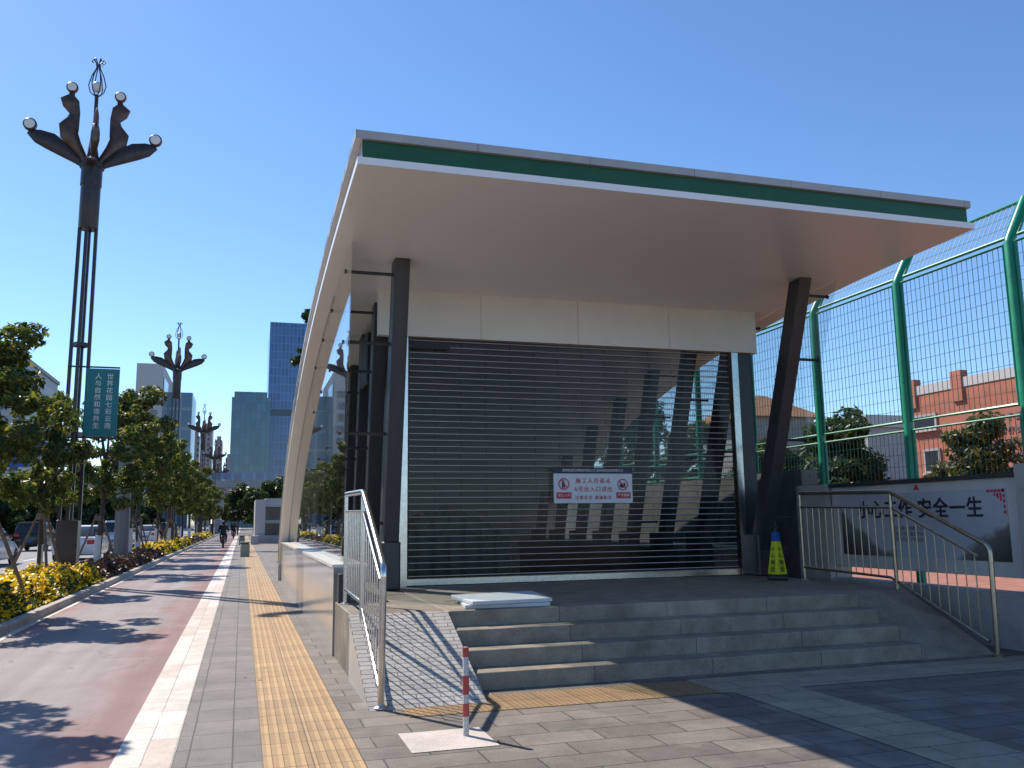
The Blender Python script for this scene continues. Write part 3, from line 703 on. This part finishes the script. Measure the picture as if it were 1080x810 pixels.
# gantry pole with blue road sign
gp = thing('sign_gantry', 'thick grey gantry pole with long arm and blue direction sign over the road', 'road sign', (XS+.05,34.8,0))
MB().tube([(XS+.05,34.8,0),(XS+.05,34.8,4.9)], [.27,.22], 14).build('pole', M['pole_grey'], gp, smooth=True)
MB().tube([(XS+.05,34.8,4.7),(XS-3,34.8,4.8),(XS-5.5,34.8,4.82)], [.12,.1,.08], 10).build('arm', M['pole_grey'], gp, smooth=True)
sg = MB().cbox(XS-5.2,XS-1.8,34.66,34.70,3.55,4.45,.01).build('sign_panel', M['sign_blue'], gp)
text('lettering', '市中心  环城路', .36, M['letter_white'], sg, (XS-3.5,34.65,4.0), FACE_FRONT)
# ---------------------------------------------------------------- trees
def leaf_mesh(name, centers, radii, n, size, flatten=.75, seedv=0, shell=.35):
    rg = np.random.default_rng(seedv)
    C = np.array(centers, float); Rd = np.array(radii, float)
    w = Rd**2; idx = rg.choice(len(C), n, p=w/w.sum())
    d = rg.normal(size=(n,3)); d /= np.linalg.norm(d, axis=1)[:,None]
    rr = rg.random(n)**(1/3)*(1-shell)+shell*rg.random(n)**.25
    p = C[idx]+d*(Rd[idx]*rr)[:,None]*np.array([1,1,flatten])
    nrm = d*.7+rg.normal(size=(n,3))*.6+np.array([0,0,.45]); nrm /= np.linalg.norm(nrm, axis=1)[:,None]
    a = np.cross(nrm, rg.normal(size=(n,3))); a /= np.linalg.norm(a, axis=1)[:,None]; b = np.cross(nrm, a)
    sz = size*(.6+.8*rg.random(n))[:,None]
    q = np.stack([p-a*sz, p+b*sz*.45+nrm*sz*.12, p+a*sz, p-b*sz*.45+nrm*sz*.12], 1).reshape(-1,3)
    me = bpy.data.meshes.new(name)
    me.from_pydata(q.tolist(), [], np.arange(4*n).reshape(n,4).tolist()); me.update(); return me
def addmesh(name, me, mat, parent):
    o = bpy.data.objects.new(name, me); COL.objects.link(o); me.materials.append(mat); o.parent = parent; return o
def make_tree(name, label, cat, group, h, cr, n, leaf, mat, seedv, wash=True, nb=7, lean=0.0, crown_lo=.42, conical=False, clump=.42):
    rg = random.Random(seedv)
    t_ = thing(name, label, cat, (0,0,0), group)
    tk = MB(); top = Vector((lean, rg.uniform(-.1,.1), h*.62))
    tk.tube([(0,0,-.05),(lean*.3,.02,h*.2),(lean*.7,0,h*.4),top], [.10*h/6,.085*h/6,.07*h/6,.035*h/6], 8)
    cs, rs = [], []
    for i in range(nb):
        a = i*2.4+rg.random(); z = h*(crown_lo+ (1-crown_lo-.06)*((i+.5)/nb))
        f = (1-abs((i+.5)/nb-.42)*1.25) if not conical else (1.05-(i+.5)/nb)
        q = cr*max(.2, f)*rg.uniform(.55,.95)
        e = Vector((lean*z/h*1.2+q*math.cos(a), q*math.sin(a), z))
        s0 = Vector((lean*.6, 0, h*.36)).lerp(top, min(1, i/nb*1.1))
        tk.tube([s0, s0.lerp(e, .5)+Vector((0,0,.12)), e], [.045*h/6,.03*h/6,.012], 6)
        for _ in range(5):
            cs.append(e+Vector((rg.uniform(-1,1),rg.uniform(-1,1),rg.uniform(-.7,.7)))*cr*.42); rs.append(cr*clump*rg.uniform(.5,1.0))
    cs.append(Vector((lean,0,h*.9))); rs.append(cr*clump*.7)
    tr = tk.build('trunk', M['bark'], t_, smooth=True)
    if wash: MB().tube([(0,0,0),(lean*.15,.0,1.05)], [.112*h/6,.105*h/6], 8).build('whitewash', M['whitewash'], tr, smooth=True)
    addmesh('crown', leaf_mesh('crown', cs, rs, n, leaf, .8, seedv), M[mat], t_)
    return t_
GT = 'street trees in the planting strip'
tv = [make_tree('street_tree', '', 'tree', GT, 5.3, 1.35, 7600, .078, 'leaves_street', 11, lean=.15, nb=11, clump=.27),
      make_tree('street_tree', '', 'tree', GT, 5.5, 1.4, 8000, .078, 'leaves_street', 12, lean=-.1, nb=11, clump=.27),
      make_tree('street_tree', '', 'tree', GT, 5.1, 1.3, 7200, .078, 'leaves_street', 13, lean=.1, nb=11, clump=.27)]
ty = [10.3,16.6,22.8,30.0,36.6,43.0,49.5,55.8,63,70,77,84,91,99,107,115,124,133,143,154,166,180,195,212]
names = ['street tree out at the near end, its crown shading the near cycle path', 'street tree with leaning bough cut off by the left picture edge',
  'street tree immediately in front of the lattice pole of the nearest lamp', 'street tree with white trunk base just behind the teal banner',
  'street tree standing just beyond the thick grey gantry pole', 'sixth street tree along the strip, crown below the white tower',
  'seventh street tree along the strip, just before the second lamp', 'eighth street tree along the strip, beside the foot of the second lamp']
used = set()
for i, y in enumerate(ty):
    k = i % 3
    o = tv[k] if k not in used else copy_tree(tv[k]); used.add(k)
    o.location = (XS-.05+.2*math.sin(i*2.1), y, .07); s = (1+.1*math.sin(i*1.7))*(1.2 if i > 2 else 1); o.scale = (s, s, s*(1+.04*math.cos(i)))
    o.rotation_euler = (0,0,i*1.9)
    if i == 0: o.location.x = -4.45; o.scale = (1,1,.9)
    if i == 1: o.rotation_euler = (0,R(4),.6); o.location.x = -4.3; o.scale = (.92,.92,.88)
    if i == 2: o.scale = (.74,.74,.93)
    o['label'] = names[i] if i < 8 else 'one of the small far street trees merging towards the vanishing point'
    if i >= 8: o['group'] = 'far street trees along the cycle path'
# tripod stakes
st = thing('tree_stakes', '', 'tree stakes', (0,0,0), 'stakes propping the street trees')
for a in (15, 135, 255):
    MB().tube([(.75*math.cos(R(a)),.75*math.sin(R(a)),.02),(.07*math.cos(R(a)),.07*math.sin(R(a)),1.75)], .032, 7).build('stake', M['stake'], st, smooth=True)
MB().lathe((0,0,1.55), [(.13,0),(.14,.03),(.14,.12),(.13,.15)], 10).build('binding', M['stake'], st)
sn = ['propping stakes round the leaning tree at the left picture edge', 'propping stakes with orange strap beside the nearest lamp base', 'propping stakes round the white trunk behind the nearest lamp base',
      'propping stakes just beyond the grey gantry pole', 'propping stakes round the sixth street tree', 'propping stakes before the second lamp', 'propping stakes beside the foot of the second lamp', 'propping stakes beyond the second lamp']
for i in range(8):
    o = st if i == 0 else copy_tree(st); y = ty[i+1]; o.location = (XS-.05+.2*math.sin((i+1)*2.1), y, .07); o.rotation_euler = (0,0,i*.7); o['label'] = sn[i]
    if i == 1: MB().bar((.0,-.15,1.75),(.0+.42,-.2,1.86), .05, .09).bar((-.4,-.15,1.68),(.0,-.15,1.75), .05, .09).build('strap', M['strap_orange'], o).location = (0,0,0)
# ---------------------------------------------------------------- flower beds (uncountable planting)
def bed(name, label, cat, x0, x1, y0, y1, h, n, size, mat, seedv):
    rg = np.random.default_rng(seedv)
    p = np.stack([rg.uniform(x0,x1,n), rg.uniform(y0,y1,n), np.zeros(n)], 1)
    e = np.minimum(np.minimum(p[:,0]-x0, x1-p[:,0])/.25, 1)
    bumpy = .75+.25*np.sin(p[:,1]*4.1+seedv)*np.sin(p[:,0]*5.3+p[:,1]*1.7)
    return p, np.clip(e, .25, 1)*bumpy*h, rg
def bedmesh(p, hz, rg, size, lo, zo=.07, upn=.8):
    n = len(p); p = p.copy(); p[:,2] = zo+hz*(lo+(1-lo)*rg.random(n))
    nrm = rg.normal(size=(n,3))*.7+np.array([0,0,upn]); nrm /= np.linalg.norm(nrm, axis=1)[:,None]
    a = np.cross(nrm, rg.normal(size=(n,3))); a /= np.linalg.norm(a, axis=1)[:,None]; b = np.cross(nrm, a)
    sz = size*(.6+.8*rg.random(n))[:,None]
    q = np.stack([p-a*sz, p+b*sz*.6, p+a*sz, p-b*sz*.6], 1).reshape(-1,3)
    me = bpy.data.meshes.new('bed'); me.from_pydata(q.tolist(), [], np.arange(4*n).reshape(n,4).tolist()); me.update(); return me
def flowerbed(label, y0, y1, dens, sz, seedv):
    b = thing('flower_bed', label, 'flower bed'); b['kind'] = 'stuff'
    p, hz, rg = bed('', '', '', -4.9, -3.2, y0, y1, .55, int(dens*(y1-y0)*1.7), sz, None, seedv)
    o = addmesh('foliage', bedmesh(p, hz, rg, sz, .0), M['leaves_flower'], b)
    p, hz, rg = bed('', '', '', -4.9, -3.2, y0, y1, .58, int(dens*1.0*(y1-y0)*1.7), sz, None, seedv+1)
    o2 = addmesh('blossom', bedmesh(p, hz, rg, sz*.62, .72, upn=1.4), M['petals'], b)
flowerbed('bed of bright yellow flowers in front of the nearest lamp base', 11, 24.2, 420, .07, 1)
flowerbed('bed of bright yellow flowers farther along the cycle path kerb', 43, 66, 170, .11, 5)
flowerbed('farthest thin bed of yellow flowers beside the cycle path', 84, 110, 90, .16, 9)
def purple(label, y0, y1, dens, sz, seedv):
    p, hz, rg = bed('', '', '', -4.9, -3.2, y0, y1, .42, int(dens*(y1-y0)*1.7), sz, None, seedv)
    o = addmesh('ground_cover', bedmesh(p, hz, rg, sz, .0), M['leaves_purple'], None); tag(o, label, 'ground cover', kind='stuff')
purple('low purple brown ground cover between two yellow flower beds', 24.3, 43, 260, .09, 21)
purple('low purple brown ground cover past the second yellow bed', 66, 84, 130, .12, 22)
# ---------------------------------------------------------------- cars
def loft(secs, n=4):
    # secs: list of (y, zb, zt, hw_bottom, hw_top) -> rounded box loft
    m = MB(); vs = []
    for y, zb, zt, wb, wt in secs:
        zm = zb+(zt-zb)*.55
        vs += [(-wb*.92,y,zb),(wb*.92,y,zb),(wb,y,zb+(zt-zb)*.2),(wb,y,zm),(wt,y,zt-.03),(wt*.86,y,zt),(-wt*.86,y,zt),(-wt,y,zt-.03),(-wb,y,zm),(-wb,y,zb+(zt-zb)*.2)]
    k = 10; fs = [tuple(range(k)), tuple(range(len(vs)-1, len(vs)-k-1, -1))]
    for i in range(len(secs)-1):
        for j in range(k): fs.append((i*k+j, i*k+(j+1) % k, (i+1)*k+(j+1) % k, (i+1)*k+j))
    return m.add(vs, fs)
def make_car(label, kind, paint, group='cars on the road'):
    c = thing('parked_car' if 0 else 'car', label, 'car', (0,0,0), group)
    if kind == 'sedan':
        loft([(-2.3,.45,.88,.78,.70),(-2.22,.28,.98,.86,.76),(-1.6,.22,1.02,.90,.80),(-.9,.22,.98,.90,.82),(.9,.22,.95,.90,.82),(1.6,.22,.90,.89,.78),(2.15,.26,.80,.84,.70),(2.3,.4,.68,.74,.6)]).build('body', M[paint], c, smooth=True)
        cab = loft([(-1.75,.95,1.0,.74,.70),(-1.15,.93,1.42,.78,.60),(-.6,.93,1.48,.79,.62),(.2,.93,1.47,.79,.62),(.55,.93,1.36,.78,.6),(1.15,.92,.98,.74,.7)]).build('windows', M['car_glass'], c, smooth=True)
        MB().hexa([(-.60,-1.12,1.43),(.60,-1.12,1.43),(.60,.3,1.47),(-.60,.3,1.47),(-.54,-1.05,1.475),(.54,-1.05,1.475),(.54,.22,1.505),(-.54,.22,1.505)]).build('roof', M[paint], c, bevel=.01)
        zl, yl = .80, -2.27; wy = (-1.4, 1.4); wr = .32
    else:
        loft([(-2.3,.5,1.0,.82,.78),(-2.25,.32,1.1,.90,.84),(-1.6,.26,1.12,.94,.88),(1.0,.26,1.1,.94,.88),(1.8,.28,1.02,.92,.82),(2.3,.4,.85,.82,.7)]).build('body', M[paint], c, smooth=True)
        loft([(-2.18,1.05,1.15,.80,.78),(-1.95,1.05,1.66,.82,.68),(-1.2,1.05,1.74,.83,.7),(.2,1.05,1.72,.83,.7),(.6,1.05,1.6,.82,.68),(1.25,1.05,1.12,.78,.74)]).build('windows', M['car_glass'], c, smooth=True)
        MB().hexa([(-.68,-2.0,1.66),(.68,-2.0,1.66),(.68,.3,1.72),(-.68,.3,1.72),(-.62,-1.9,1.75),(.62,-1.9,1.75),(.62,.2,1.77),(-.62,.2,1.77)]).build('roof', M[paint], c, bevel=.01)
        zl, yl = .98, -2.27; wy = (-1.42, 1.42); wr = .37
    for sx_ in (-1, 1):
        MB().cbox(min(sx_*.78,sx_*.50),max(sx_*.78,sx_*.50),yl-.06,yl+.12,zl-.1,zl+.08,.02).build('tail_light', M['tail_red'], c)
        for y in wy:
            w = MB().lathe((sx_*.80,y,wr), [(wr*.62,-.11),(wr*.95,-.11),(wr,-.07),(wr,.07),(wr*.95,.11),(wr*.62,.11)], 20, 'x').build('wheel', M['tyre'], c, smooth=True)
            MB().lathe((sx_*.80,y,wr), [(.0,-.09),(wr*.6,-.112),(wr*.6,.112),(0,.09)], 14, 'x').build('rim', M['rim'], w, smooth=True)
    MB().box(-.24,.24,yl-.075,yl-.06,.55,.68).build('number_plate', M['plate_blue'], c)
    return c
cw = make_car('white sedan seen from behind between the nearest lamp base and white trunk', 'sedan', 'car_white'); cw.location = (-6.75,43.5,0)
c2 = copy_tree(cw); c2.location = (-9.55,38.6,0); c2['label'] = 'pale car cut off by the left picture edge on the road'
cb = make_car('black car with glowing red tail light in the far lane near the left edge', 'suv', 'car_black'); cb.location = (-12.3,62,0)
cs_ = make_car('silver blue car behind the grey gantry pole', 'suv', 'car_silver'); cs_.location = (-7.0,58.5,0)
for i, (src, x, y, l) in enumerate(((cw,-7.2,76,'distant white car glimpsed between tree trunks past the silver car'), (cs_,-10.6,82,'distant silver car two lanes out behind the tree trunks'), (cb,-7.1,98,'distant black car farthest down the near lane'), (cw,-14.6,55,'white car in the outer lane just past the black car'))):
    o = copy_tree(src); o.location = (x, y, 0); o['label'] = l
# ---------------------------------------------------------------- riders
def skin(name, verts, edges, rads, mat, parent):
    me = bpy.data.meshes.new(name); me.from_pydata(verts, edges, []); o = bpy.data.objects.new('tmp_skin', me); COL.objects.link(o)
    md = o.modifiers.new('skin', 'SKIN'); sb = o.modifiers.new('sub', 'SUBSURF'); sb.levels = 1; sb.render_levels = 1
    for i, rr in enumerate(rads): me.skin_vertices[0].data[i].radius = (rr, rr)
    me.skin_vertices[0].data[0].use_root = True
    bpy.context.view_layer.update()
    ev = bpy.data.meshes.new_from_object(o.evaluated_get(bpy.context.evaluated_depsgraph_get()))
    bpy.data.objects.remove(o)
    q = bpy.data.objects.new(name, ev); COL.objects.link(q); ev.materials.clear(); ev.materials.append(mat)
    for p in ev.polygons: p.use_smooth = True
    if parent is not None: q.parent = parent
    return q
RV = [(0,0,.86),(0,.04,1.08),(0,.10,1.30),(0,.13,1.40),(0,.17,1.50),(0,.18,1.58),
      (-.2,.09,1.34),(-.30,.24,1.12),(-.27,.48,1.03),(-.27,.56,1.02),(.2,.09,1.34),(.30,.24,1.12),(.27,.48,1.03),(.27,.56,1.02),
      (-.11,.03,.84),(-.17,.40,.78),(-.15,.36,.40),(-.15,.48,.34),(.11,.03,.84),(.17,.40,.78),(.15,.36,.40),(.15,.48,.34)]
RE = [(0,1),(1,2),(2,3),(3,4),(4,5),(2,6),(6,7),(7,8),(8,9),(2,10),(10,11),(11,12),(12,13),(0,14),(14,15),(15,16),(16,17),(0,18),(18,19),(19,20),(20,21)]
RR = [.16,.15,.17,.07,.09,.085,.075,.055,.04,.035,.075,.055,.04,.035,.11,.085,.055,.045,.11,.085,.055,.045]
def make_rider(label, label_b):
    p = thing('person', label, 'person', (0,0,0), 'riders on the cycle path')
    skin('body', RV, RE, RR, M['clothes_dark'], p)
    MB().ball((0,.165,1.57), .115, 12, (1,1.1,1.15)).build('helmet', M['hair'], p, smooth=True)
    b = thing('electric_bike', label_b, 'electric bike', (0,0,0), 'bikes on the cycle path')
    for y in (-.42, .78):
        w = MB().lathe((0,y,.22), [(.14,-.05),(.21,-.05),(.22,-.02),(.22,.02),(.21,.05),(.14,.05)], 18, 'x').build('wheel', M['tyre'], b, smooth=True)
        MB().lathe((0,y,.22), [(0,-.03),(.14,-.03),(.14,.03),(0,.03)], 12, 'x').build('rim', M['rim'], w, smooth=True)
    MB().tube([(0,-.55,.55),(0,-.3,.52),(0,.1,.34),(0,.45,.33),(0,.62,.6),(0,.66,.95)], [.10,.15,.13,.12,.08,.05], 10).build('frame', M['bike_dark'], b, smooth=True)
    MB().cbox(-.13,.13,-.62,.15,.68,.77,.03).build('saddle', M['black'], b)
    MB().tube([(-.33,.56,1.02),(0,.66,.97),(.33,.56,1.02)], .022, 8).build('handlebar', M['black'], b, smooth=True)
    MB().cbox(-.07,.07,-.70,-.64,.55,.62,.01).build('tail_light', M['tail_red'], b)
    return p, b
pr_, bk = make_rider('person in dark clothing riding away on an electric bike, nearest on the cycle path', 'dark electric bike ridden away by the nearest cyclist on the path')
for o in (pr_, bk): o.location = (-1.08,58.5,.0)
for x, y, l1, l2 in ((-.75,92,'smaller person riding farther down the cycle path near the white band','electric bike ridden farther down the path near the white band'), (-1.6,86,'person riding far off, left behind the nearest cyclist','electric bike far off left behind the nearest cyclist')):
    a = copy_tree(pr_); a.location = (x,y,0); a['label'] = l1; c = copy_tree(bk); c.location = (x,y,0); c['label'] = l2
# ---------------------------------------------------------------- litter bins, box, far small items
def make_bin(label):
    b = thing('litter_bin', label, 'bin', (0,0,0), 'litter bins on the footway edge')
    MB().cbox(-.2,.2,-.16,.16,.0,.56,.02).build('body', M['bin_grey'], b)
    MB().cbox(-.22,.22,-.18,.18,.61,.67,.02).build('lid', M['concrete'], b)
    MB().box(-.17,.17,-.14,.14,.56,.61).build('opening', M['black'], b)
    return b
bb = make_bin('grey green litter bin standing on the white stone band'); bb.location = (.18,42,0)
b2 = copy_tree(bb); b2.location = (.05,66,0); b2['label'] = 'farther litter bin lined up behind the nearer bin'
# second station entrance far along the footway
e2 = thing('station_entrance', 'small pale second station entrance far down the footway', 'metro entrance', (2.4,70,0))
MB().box(.95,1.7,70,77,.5,3.3).box(1.7,4.6,70.4,77,2.75,3.4).box(4.3,4.6,70,77,.5,2.7).build('frame', M['tower_white'], e2)
MB().box(1.71,4.29,71,76.9,.5,2.74).build('glazing', M['window_dark'], e2)
MB().box(.9,4.7,69,77.2,0,.6).build('plinth', M['concrete'], e2)
MB().box(1.7,4.3,70.6,70.9,1.5,1.75).build('cross_bar', M['panel_grey'], e2)
tag(MB().cbox(.65,1.15,66.5,67.0,0,.62,.02).build('cabinet', M['tower_white'], at=(.9,66.7,0)), 'small white cabinet on the footway before the far entrance', 'cabinet')
# footbridge
fb = thing('footbridge', 'grey footbridge crossing the street in front of the glass towers', 'footbridge', (0,150,0))
MB().box(-30,16,150,154,7.4,8.6).build('deck', M['concrete'], fb)
MB().box(-30,16,149.9,150.0,8.62,9.8).build('parapet', M['curtain_blue'], fb)
for x in (-24,-3.6,9): MB().tube([(x,152,0),(x,152,7.5)], .7, 12).build('pier', M['concrete'], fb, smooth=True)
# ---------------------------------------------------------------- far buildings
def tower(name, label, x0, x1, y0, y1, h, body, parts=(), cat='building'):
    b = thing(name, label, cat, ((x0+x1)/2, y0, 0))
    MB().box(x0,x1,y0,y1,-.02,h).build('facade', M[body], b)
    for nm, args, mt in parts: MB().box(*args).build(nm, M[mt], b)
    return b
tw = tower('office_tower', 'white slab office tower with vertical dark characters on its wall', -29.5,-22.6,260,300,46.4,'tower_white',
  [('glass_strip',(-22.6,-22.3,262,276,6,43),'curtain_side'), ('side_wing',(-22.58,-15.5,278,300,-.02,41),'curtain_side')])
for k, ch in enumerate('南贸营机楼'): text('lettering', ch, 2.6, M['letter_dull'], tw, (-24.6,259.9,39-k*3.5), FACE_FRONT, ext=.05)
tower('glass_tower', 'teal glass office block beside the taller blue tower', -6,10.5,400,430,57,'curtain_teal', [('roof_sign',(-5,9,400,401,57,59.5),'curtain_teal')])
tower('glass_tower', 'tallest blue glass tower behind the canopy edge', 9.5,34,408,440,90,'curtain_blue', [('crown_screen',(9.5,34,408,408.4,90,93.5),'curtain_blue'), ('plant_band',(9.4,34.1,407.8,408,50,53),'window_dark')])
for i, (x0, x1, y, h, mt, l) in enumerate(((-33,-27.5,330,52,'tower_brown','slim dark brown tower left of the white office tower'), (-26.5,-22.5,480,47,'windows_tower','slim brown apartment tower right of the white office tower'),
    (-26,-19,560,60,'windows_tower','pinkish apartment tower behind the third lamp'), (-18.5,-14,600,56,'windows_tower','second pinkish apartment tower, right of the taller one'), (-13.5,-9,700,52,'windows_tower','lowest pinkish apartment tower beside the teal block'))):
    tower('apartment_tower', l, x0, x1, y, y+25, h, mt, [('roof_room',(x0+1,x1-1,y+4,y+14,h,h+3),'tower_pink')])
tower('office_block', 'low blue glazed block between the white tower and third lamp', -40,-16,300.5,330,22,'curtain_blue')
lb = tower('street_building', 'pale multi storey building behind trees at the left edge', -62,-33.5,92,120,20,'windows_grey', [('roof_slab',(-62.5,-33,91.5,120.5,20,20.6),'concrete')])
sb = thing('rooftop_sign', 'stacked blue panel signs on the pale building at left edge', 'sign', (-37,91,16))
for k in range(3): MB().box(-39.5,-33.8,90.8,91.2,11.5+k*3.0,13.6+k*3.0).build('panel', M['sign_blue'], sb)
tower('street_building', 'grey apartment block between the left building and nearest lamp', -42,-33,150,175,27,'windows_grey', [('roof_slab',(-42.3,-32.7,149.8,175.2,27,27.6),'concrete')])
tower('street_building', 'mid rise office block with dark window bands behind the left edge trees', -75,-58,170,195,38,'windows_grey', [('roof_slab',(-75.3,-57.7,169.8,195.2,38,38.7),'concrete')])
tower('street_building', 'low bluish glazed block between the left edge building and grey apartments', -57,-45,200,220,31,'curtain_side', [('roof_slab',(-57.3,-44.7,199.8,220.2,31,31.6),'concrete')])
# median planters and dark trees across the road
tag(MB().box(-15.6,-14.9,-20,300,0,.5).build('median_kerb', M['kerb_stone'], at=(-15,0,0)), 'stone kerbed median planter along the middle of the road', 'planter')
p, hz, rg = bed('', '', '', -15.6, -14.9, 20, 160, .7, 6000, .12, None, 41)
o = addmesh('median_planting', bedmesh(p, hz, rg, .14, .0, .4), M['leaves_purple'], None); tag(o, 'reddish planting growing along the road median', 'planting', kind='stuff')
far = [make_tree('shade_tree', '', 'tree', 'dark trees across the road', 7.5, 3.4, 5200, .34, 'leaves_dark', 31, wash=False, crown_lo=.12),
       make_tree('shade_tree', '', 'tree', 'dark trees across the road', 7.0, 3.2, 4800, .34, 'leaves_dark', 32, wash=False, crown_lo=.12)]
for i in range(26):
    o = far[i] if i < 2 else copy_tree(far[i % 2]); o.location = (-25-1.5*math.sin(i*2.2), 34+i*8.2, 0); s = .82+.1*math.sin(i*1.3)+.012*i; o.scale = (s,s,s); o.rotation_euler = (0,0,i*1.3)
    o['label'] = 'one of the dark bushy trees lining the far side of the road'
end = make_tree('shade_tree', '', 'tree', 'trees at the end of the street', 7.5, 2.6, 3000, .3, 'leaves_dark', 33, wash=False, crown_lo=.3)
for i, (x, y, s, l) in enumerate(((-.5,128,.9,'dark tree under the footbridge beside the cycle path'), (1.4,112,.75,'dark tree behind the far entrance roof'), (-8.5,225,1.3,'distant tree closing the left side of the street'), (-2.5,240,1.2,'distant tree closing the end of the cycle path'), (5.5,220,1.4,'distant tree right of the cycle path end'), (3.6,126,1.0,'dark tree to the right behind the far entrance'))):
    o = end if i == 0 else copy_tree(end); o.location = (x,y,0); o.scale = (s,s,s); o.rotation_euler = (0,0,i); o['label'] = l
# slim trees just left of the canopy beyond the arch
sl1 = make_tree('slim_tree', 'slim tree showing sprigs past the canopy edge above the teal block', 'tree', 'slim trees beyond the canopy', 13.2, 1.25, 2200, .13, 'leaves_dark', 36, wash=False, crown_lo=.35, clump=.25); sl1.location = (3.35,44,0)
sl2 = copy_tree(sl1); sl2.location = (3.2,52,0); sl2.scale = (.62,.62,.62); sl2['label'] = 'shorter slim tree at the arch edge above the far entrance'
# ---------------------------------------------------------------- right side behind the fence
bk_ = thing('brick_building', 'red brick building with white parapet and rows of dark characters', 'building', (34,30,0))
MB().box(30,46,21,33.7,-.02,7.0).build('wall', M['red_brick'], bk_)
for a, b in ((30.9,33.1),(26.6,30.3),(21,26.0)): MB().box(29.96,30.3,a,b,7.0,7.42).build('parapet', M['tower_white'], bk_)
for y in (33.4,30.6,26.3): MB().box(29.9,30.3,y-.3,y+.3,6.4,7.75).build('pier', M['red_brick'], bk_)
for y, z, w, h in ((32.4,3.9,1.0,1.1),(32.7,5.7,1.5,.7)):
    f_ = MB().box(29.93,30.0,y-w/2,y+w/2,z-h/2,z+h/2).build('window', M['panel_grey'], bk_)
    MB().box(29.925,29.928,y-w/2+.12,y+w/2-.12,z-h/2+.1,z+h/2-.1).build('pane', M['window_dark'], f_)
    MB().box(29.82,30.0,y-w/2-.08,y+w/2+.08,z-h/2-.1,z-h/2-.003).build('sill', M['tower_white'], f_)
poem = ['学而时习之','不亦说乎有','朋自远方来','不亦乐乎人','不知而不愠','不亦君子乎','温故而知新']
text('lettering', '\n'.join(''.join(r_[i] for r_ in poem) for i in range(5)), .36, M['letter_dull'], bk_, (29.96,28.9,4.35), FACE_LEFT, spacing=1.35, line=1.5, ext=.01)
b2_ = thing('brick_building', 'second red building with white band at the right picture edge', 'building', (26,17,0))
MB().box(24,40,12,20.6,-.02,9.6).build('wall', M['red_brick'], b2_); MB().box(23.9,24.0,12,20.7,7.4,8.6).build('white_band', M['tower_white'], b2_); MB().box(23.9,40,11.9,20.7,9.6,9.9).build('roof_slab', M['tower_white'], b2_)
hs = thing('hip_roof_house', 'house with brown tiled hip roof behind the leaning column', 'house', (41,64,0))
MB().box(38,44,60,68,-.02,9.35).build('wall', M['concrete'], hs)
MB().add([(37.2,59.2,9.35),(44.8,59.2,9.35),(44.8,68.8,9.35),(37.2,68.8,9.35),(40.6,62.8,11.5),(41.4,62.8,11.5),(41.4,65.2,11.5),(40.6,65.2,11.5)],[(0,1,5,4),(1,2,6,5),(2,3,7,6),(3,0,4,7),(4,5,6,7),(3,2,1,0)]).build('roof', M['roof_tile'], hs)
wb = thing('flat_roof_building', 'low white flat roofed block behind the fence left of the brick building', 'building', (50,58,0))
MB().box(44.2,58,54,62,-.02,8.0).build('wall', M['concrete'], wb); MB().box(43.9,58.3,53.7,62.3,8.0,8.9).build('roof_slab', M['tower_white'], wb)
g1 = make_tree('garden_tree', 'tall dark conical tree standing behind the green fence', 'tree', 'trees behind the fence', 6.9, 2.0, 5200, .17, 'leaves_dark', 51, wash=False, crown_lo=.2, conical=True, nb=9); g1.location = (20.7,27,0); g1.scale = (.85,.85,.76)
g2 = make_tree('garden_tree', 'yellow green bushy tree in front of the red brick building', 'tree', 'trees behind the fence', 4.9, 1.7, 4200, .14, 'leaves_olive', 52, wash=False, crown_lo=.25, conical=True, nb=8); g2.location = (21.2,21.1,0); g2.scale = (.85,.85,.88)
for src, x, y, s, l in ((g2,20.8,32.3,.95,'olive green tree behind the fence next to the leaning column'), (g1,20.3,29.6,.62,'dark tree behind the fence left of the conical tree'), (g1,23.3,28.6,.55,'dark tree between the conical tree and the white block'), (g2,20.5,38,1.2,'olive tree seen through the shutter beside the jamb post'), (g1,17,36,1.0,'dark tree seen through the shutter behind the fence'), (g2,16,43,1.1,'olive tree far back seen through the shutter'), (g1,15,50,1.2,'dark tree farthest back seen through the shutter'), (g2,24.6,26.0,.66,'small olive tree below the white block beside the brick building')):
    o = copy_tree(src); o.location = (x,y,0); o.scale = (s,s,s); o.rotation_euler = (0,0,x); o['label'] = l
hg = leaf_mesh('hedge', [(18.5+.5*math.sin(i),23.6+i*1.0,1.4+.35*math.sin(i*2.3)) for i in range(16)], [1.25]*16, 9000, .13, .95, 61)
hd_ = thing('hedge', 'dark clipped hedge running behind the green fence', 'hedge'); addmesh('foliage', hg, M['leaves_dark'], hd_)

# a few dry leaves blown onto the paving
rg = np.random.default_rng(99); n = 150
p = np.stack([np.where(rg.random(n) < .55, rg.uniform(-3.0,-2.2,n), rg.uniform(-2.2,5,n)), rg.uniform(3,24,n), np.full(n, .012)], 1)
p = p[~((p[:,0] > .9) & (p[:,1] > 6.9))]; n = len(p)
th = rg.uniform(0, 6.3, n); a = np.stack([np.cos(th), np.sin(th), rg.uniform(-.1,.1,n)], 1); b = np.stack([-np.sin(th), np.cos(th), rg.uniform(0,.3,n)], 1)
sz = rg.uniform(.018,.04,n)[:,None]
q = np.stack([p-a*sz, p+b*sz*.5, p+a*sz, p-b*sz*.5*np.array([1,1,-1])], 1).reshape(-1,3)
me = bpy.data.meshes.new('dry_leaves'); me.from_pydata(q.tolist(), [], np.arange(4*n).reshape(n,4).tolist()); me.update()
simple('dry_leaf', (.20,.12,.05), .8, var=.4, nscale=2)
o = addmesh('dry_leaves', me, M['dry_leaf'], None); tag(o, 'scattered dry leaves lying on the paving and cycle path', 'leaves', kind='stuff')
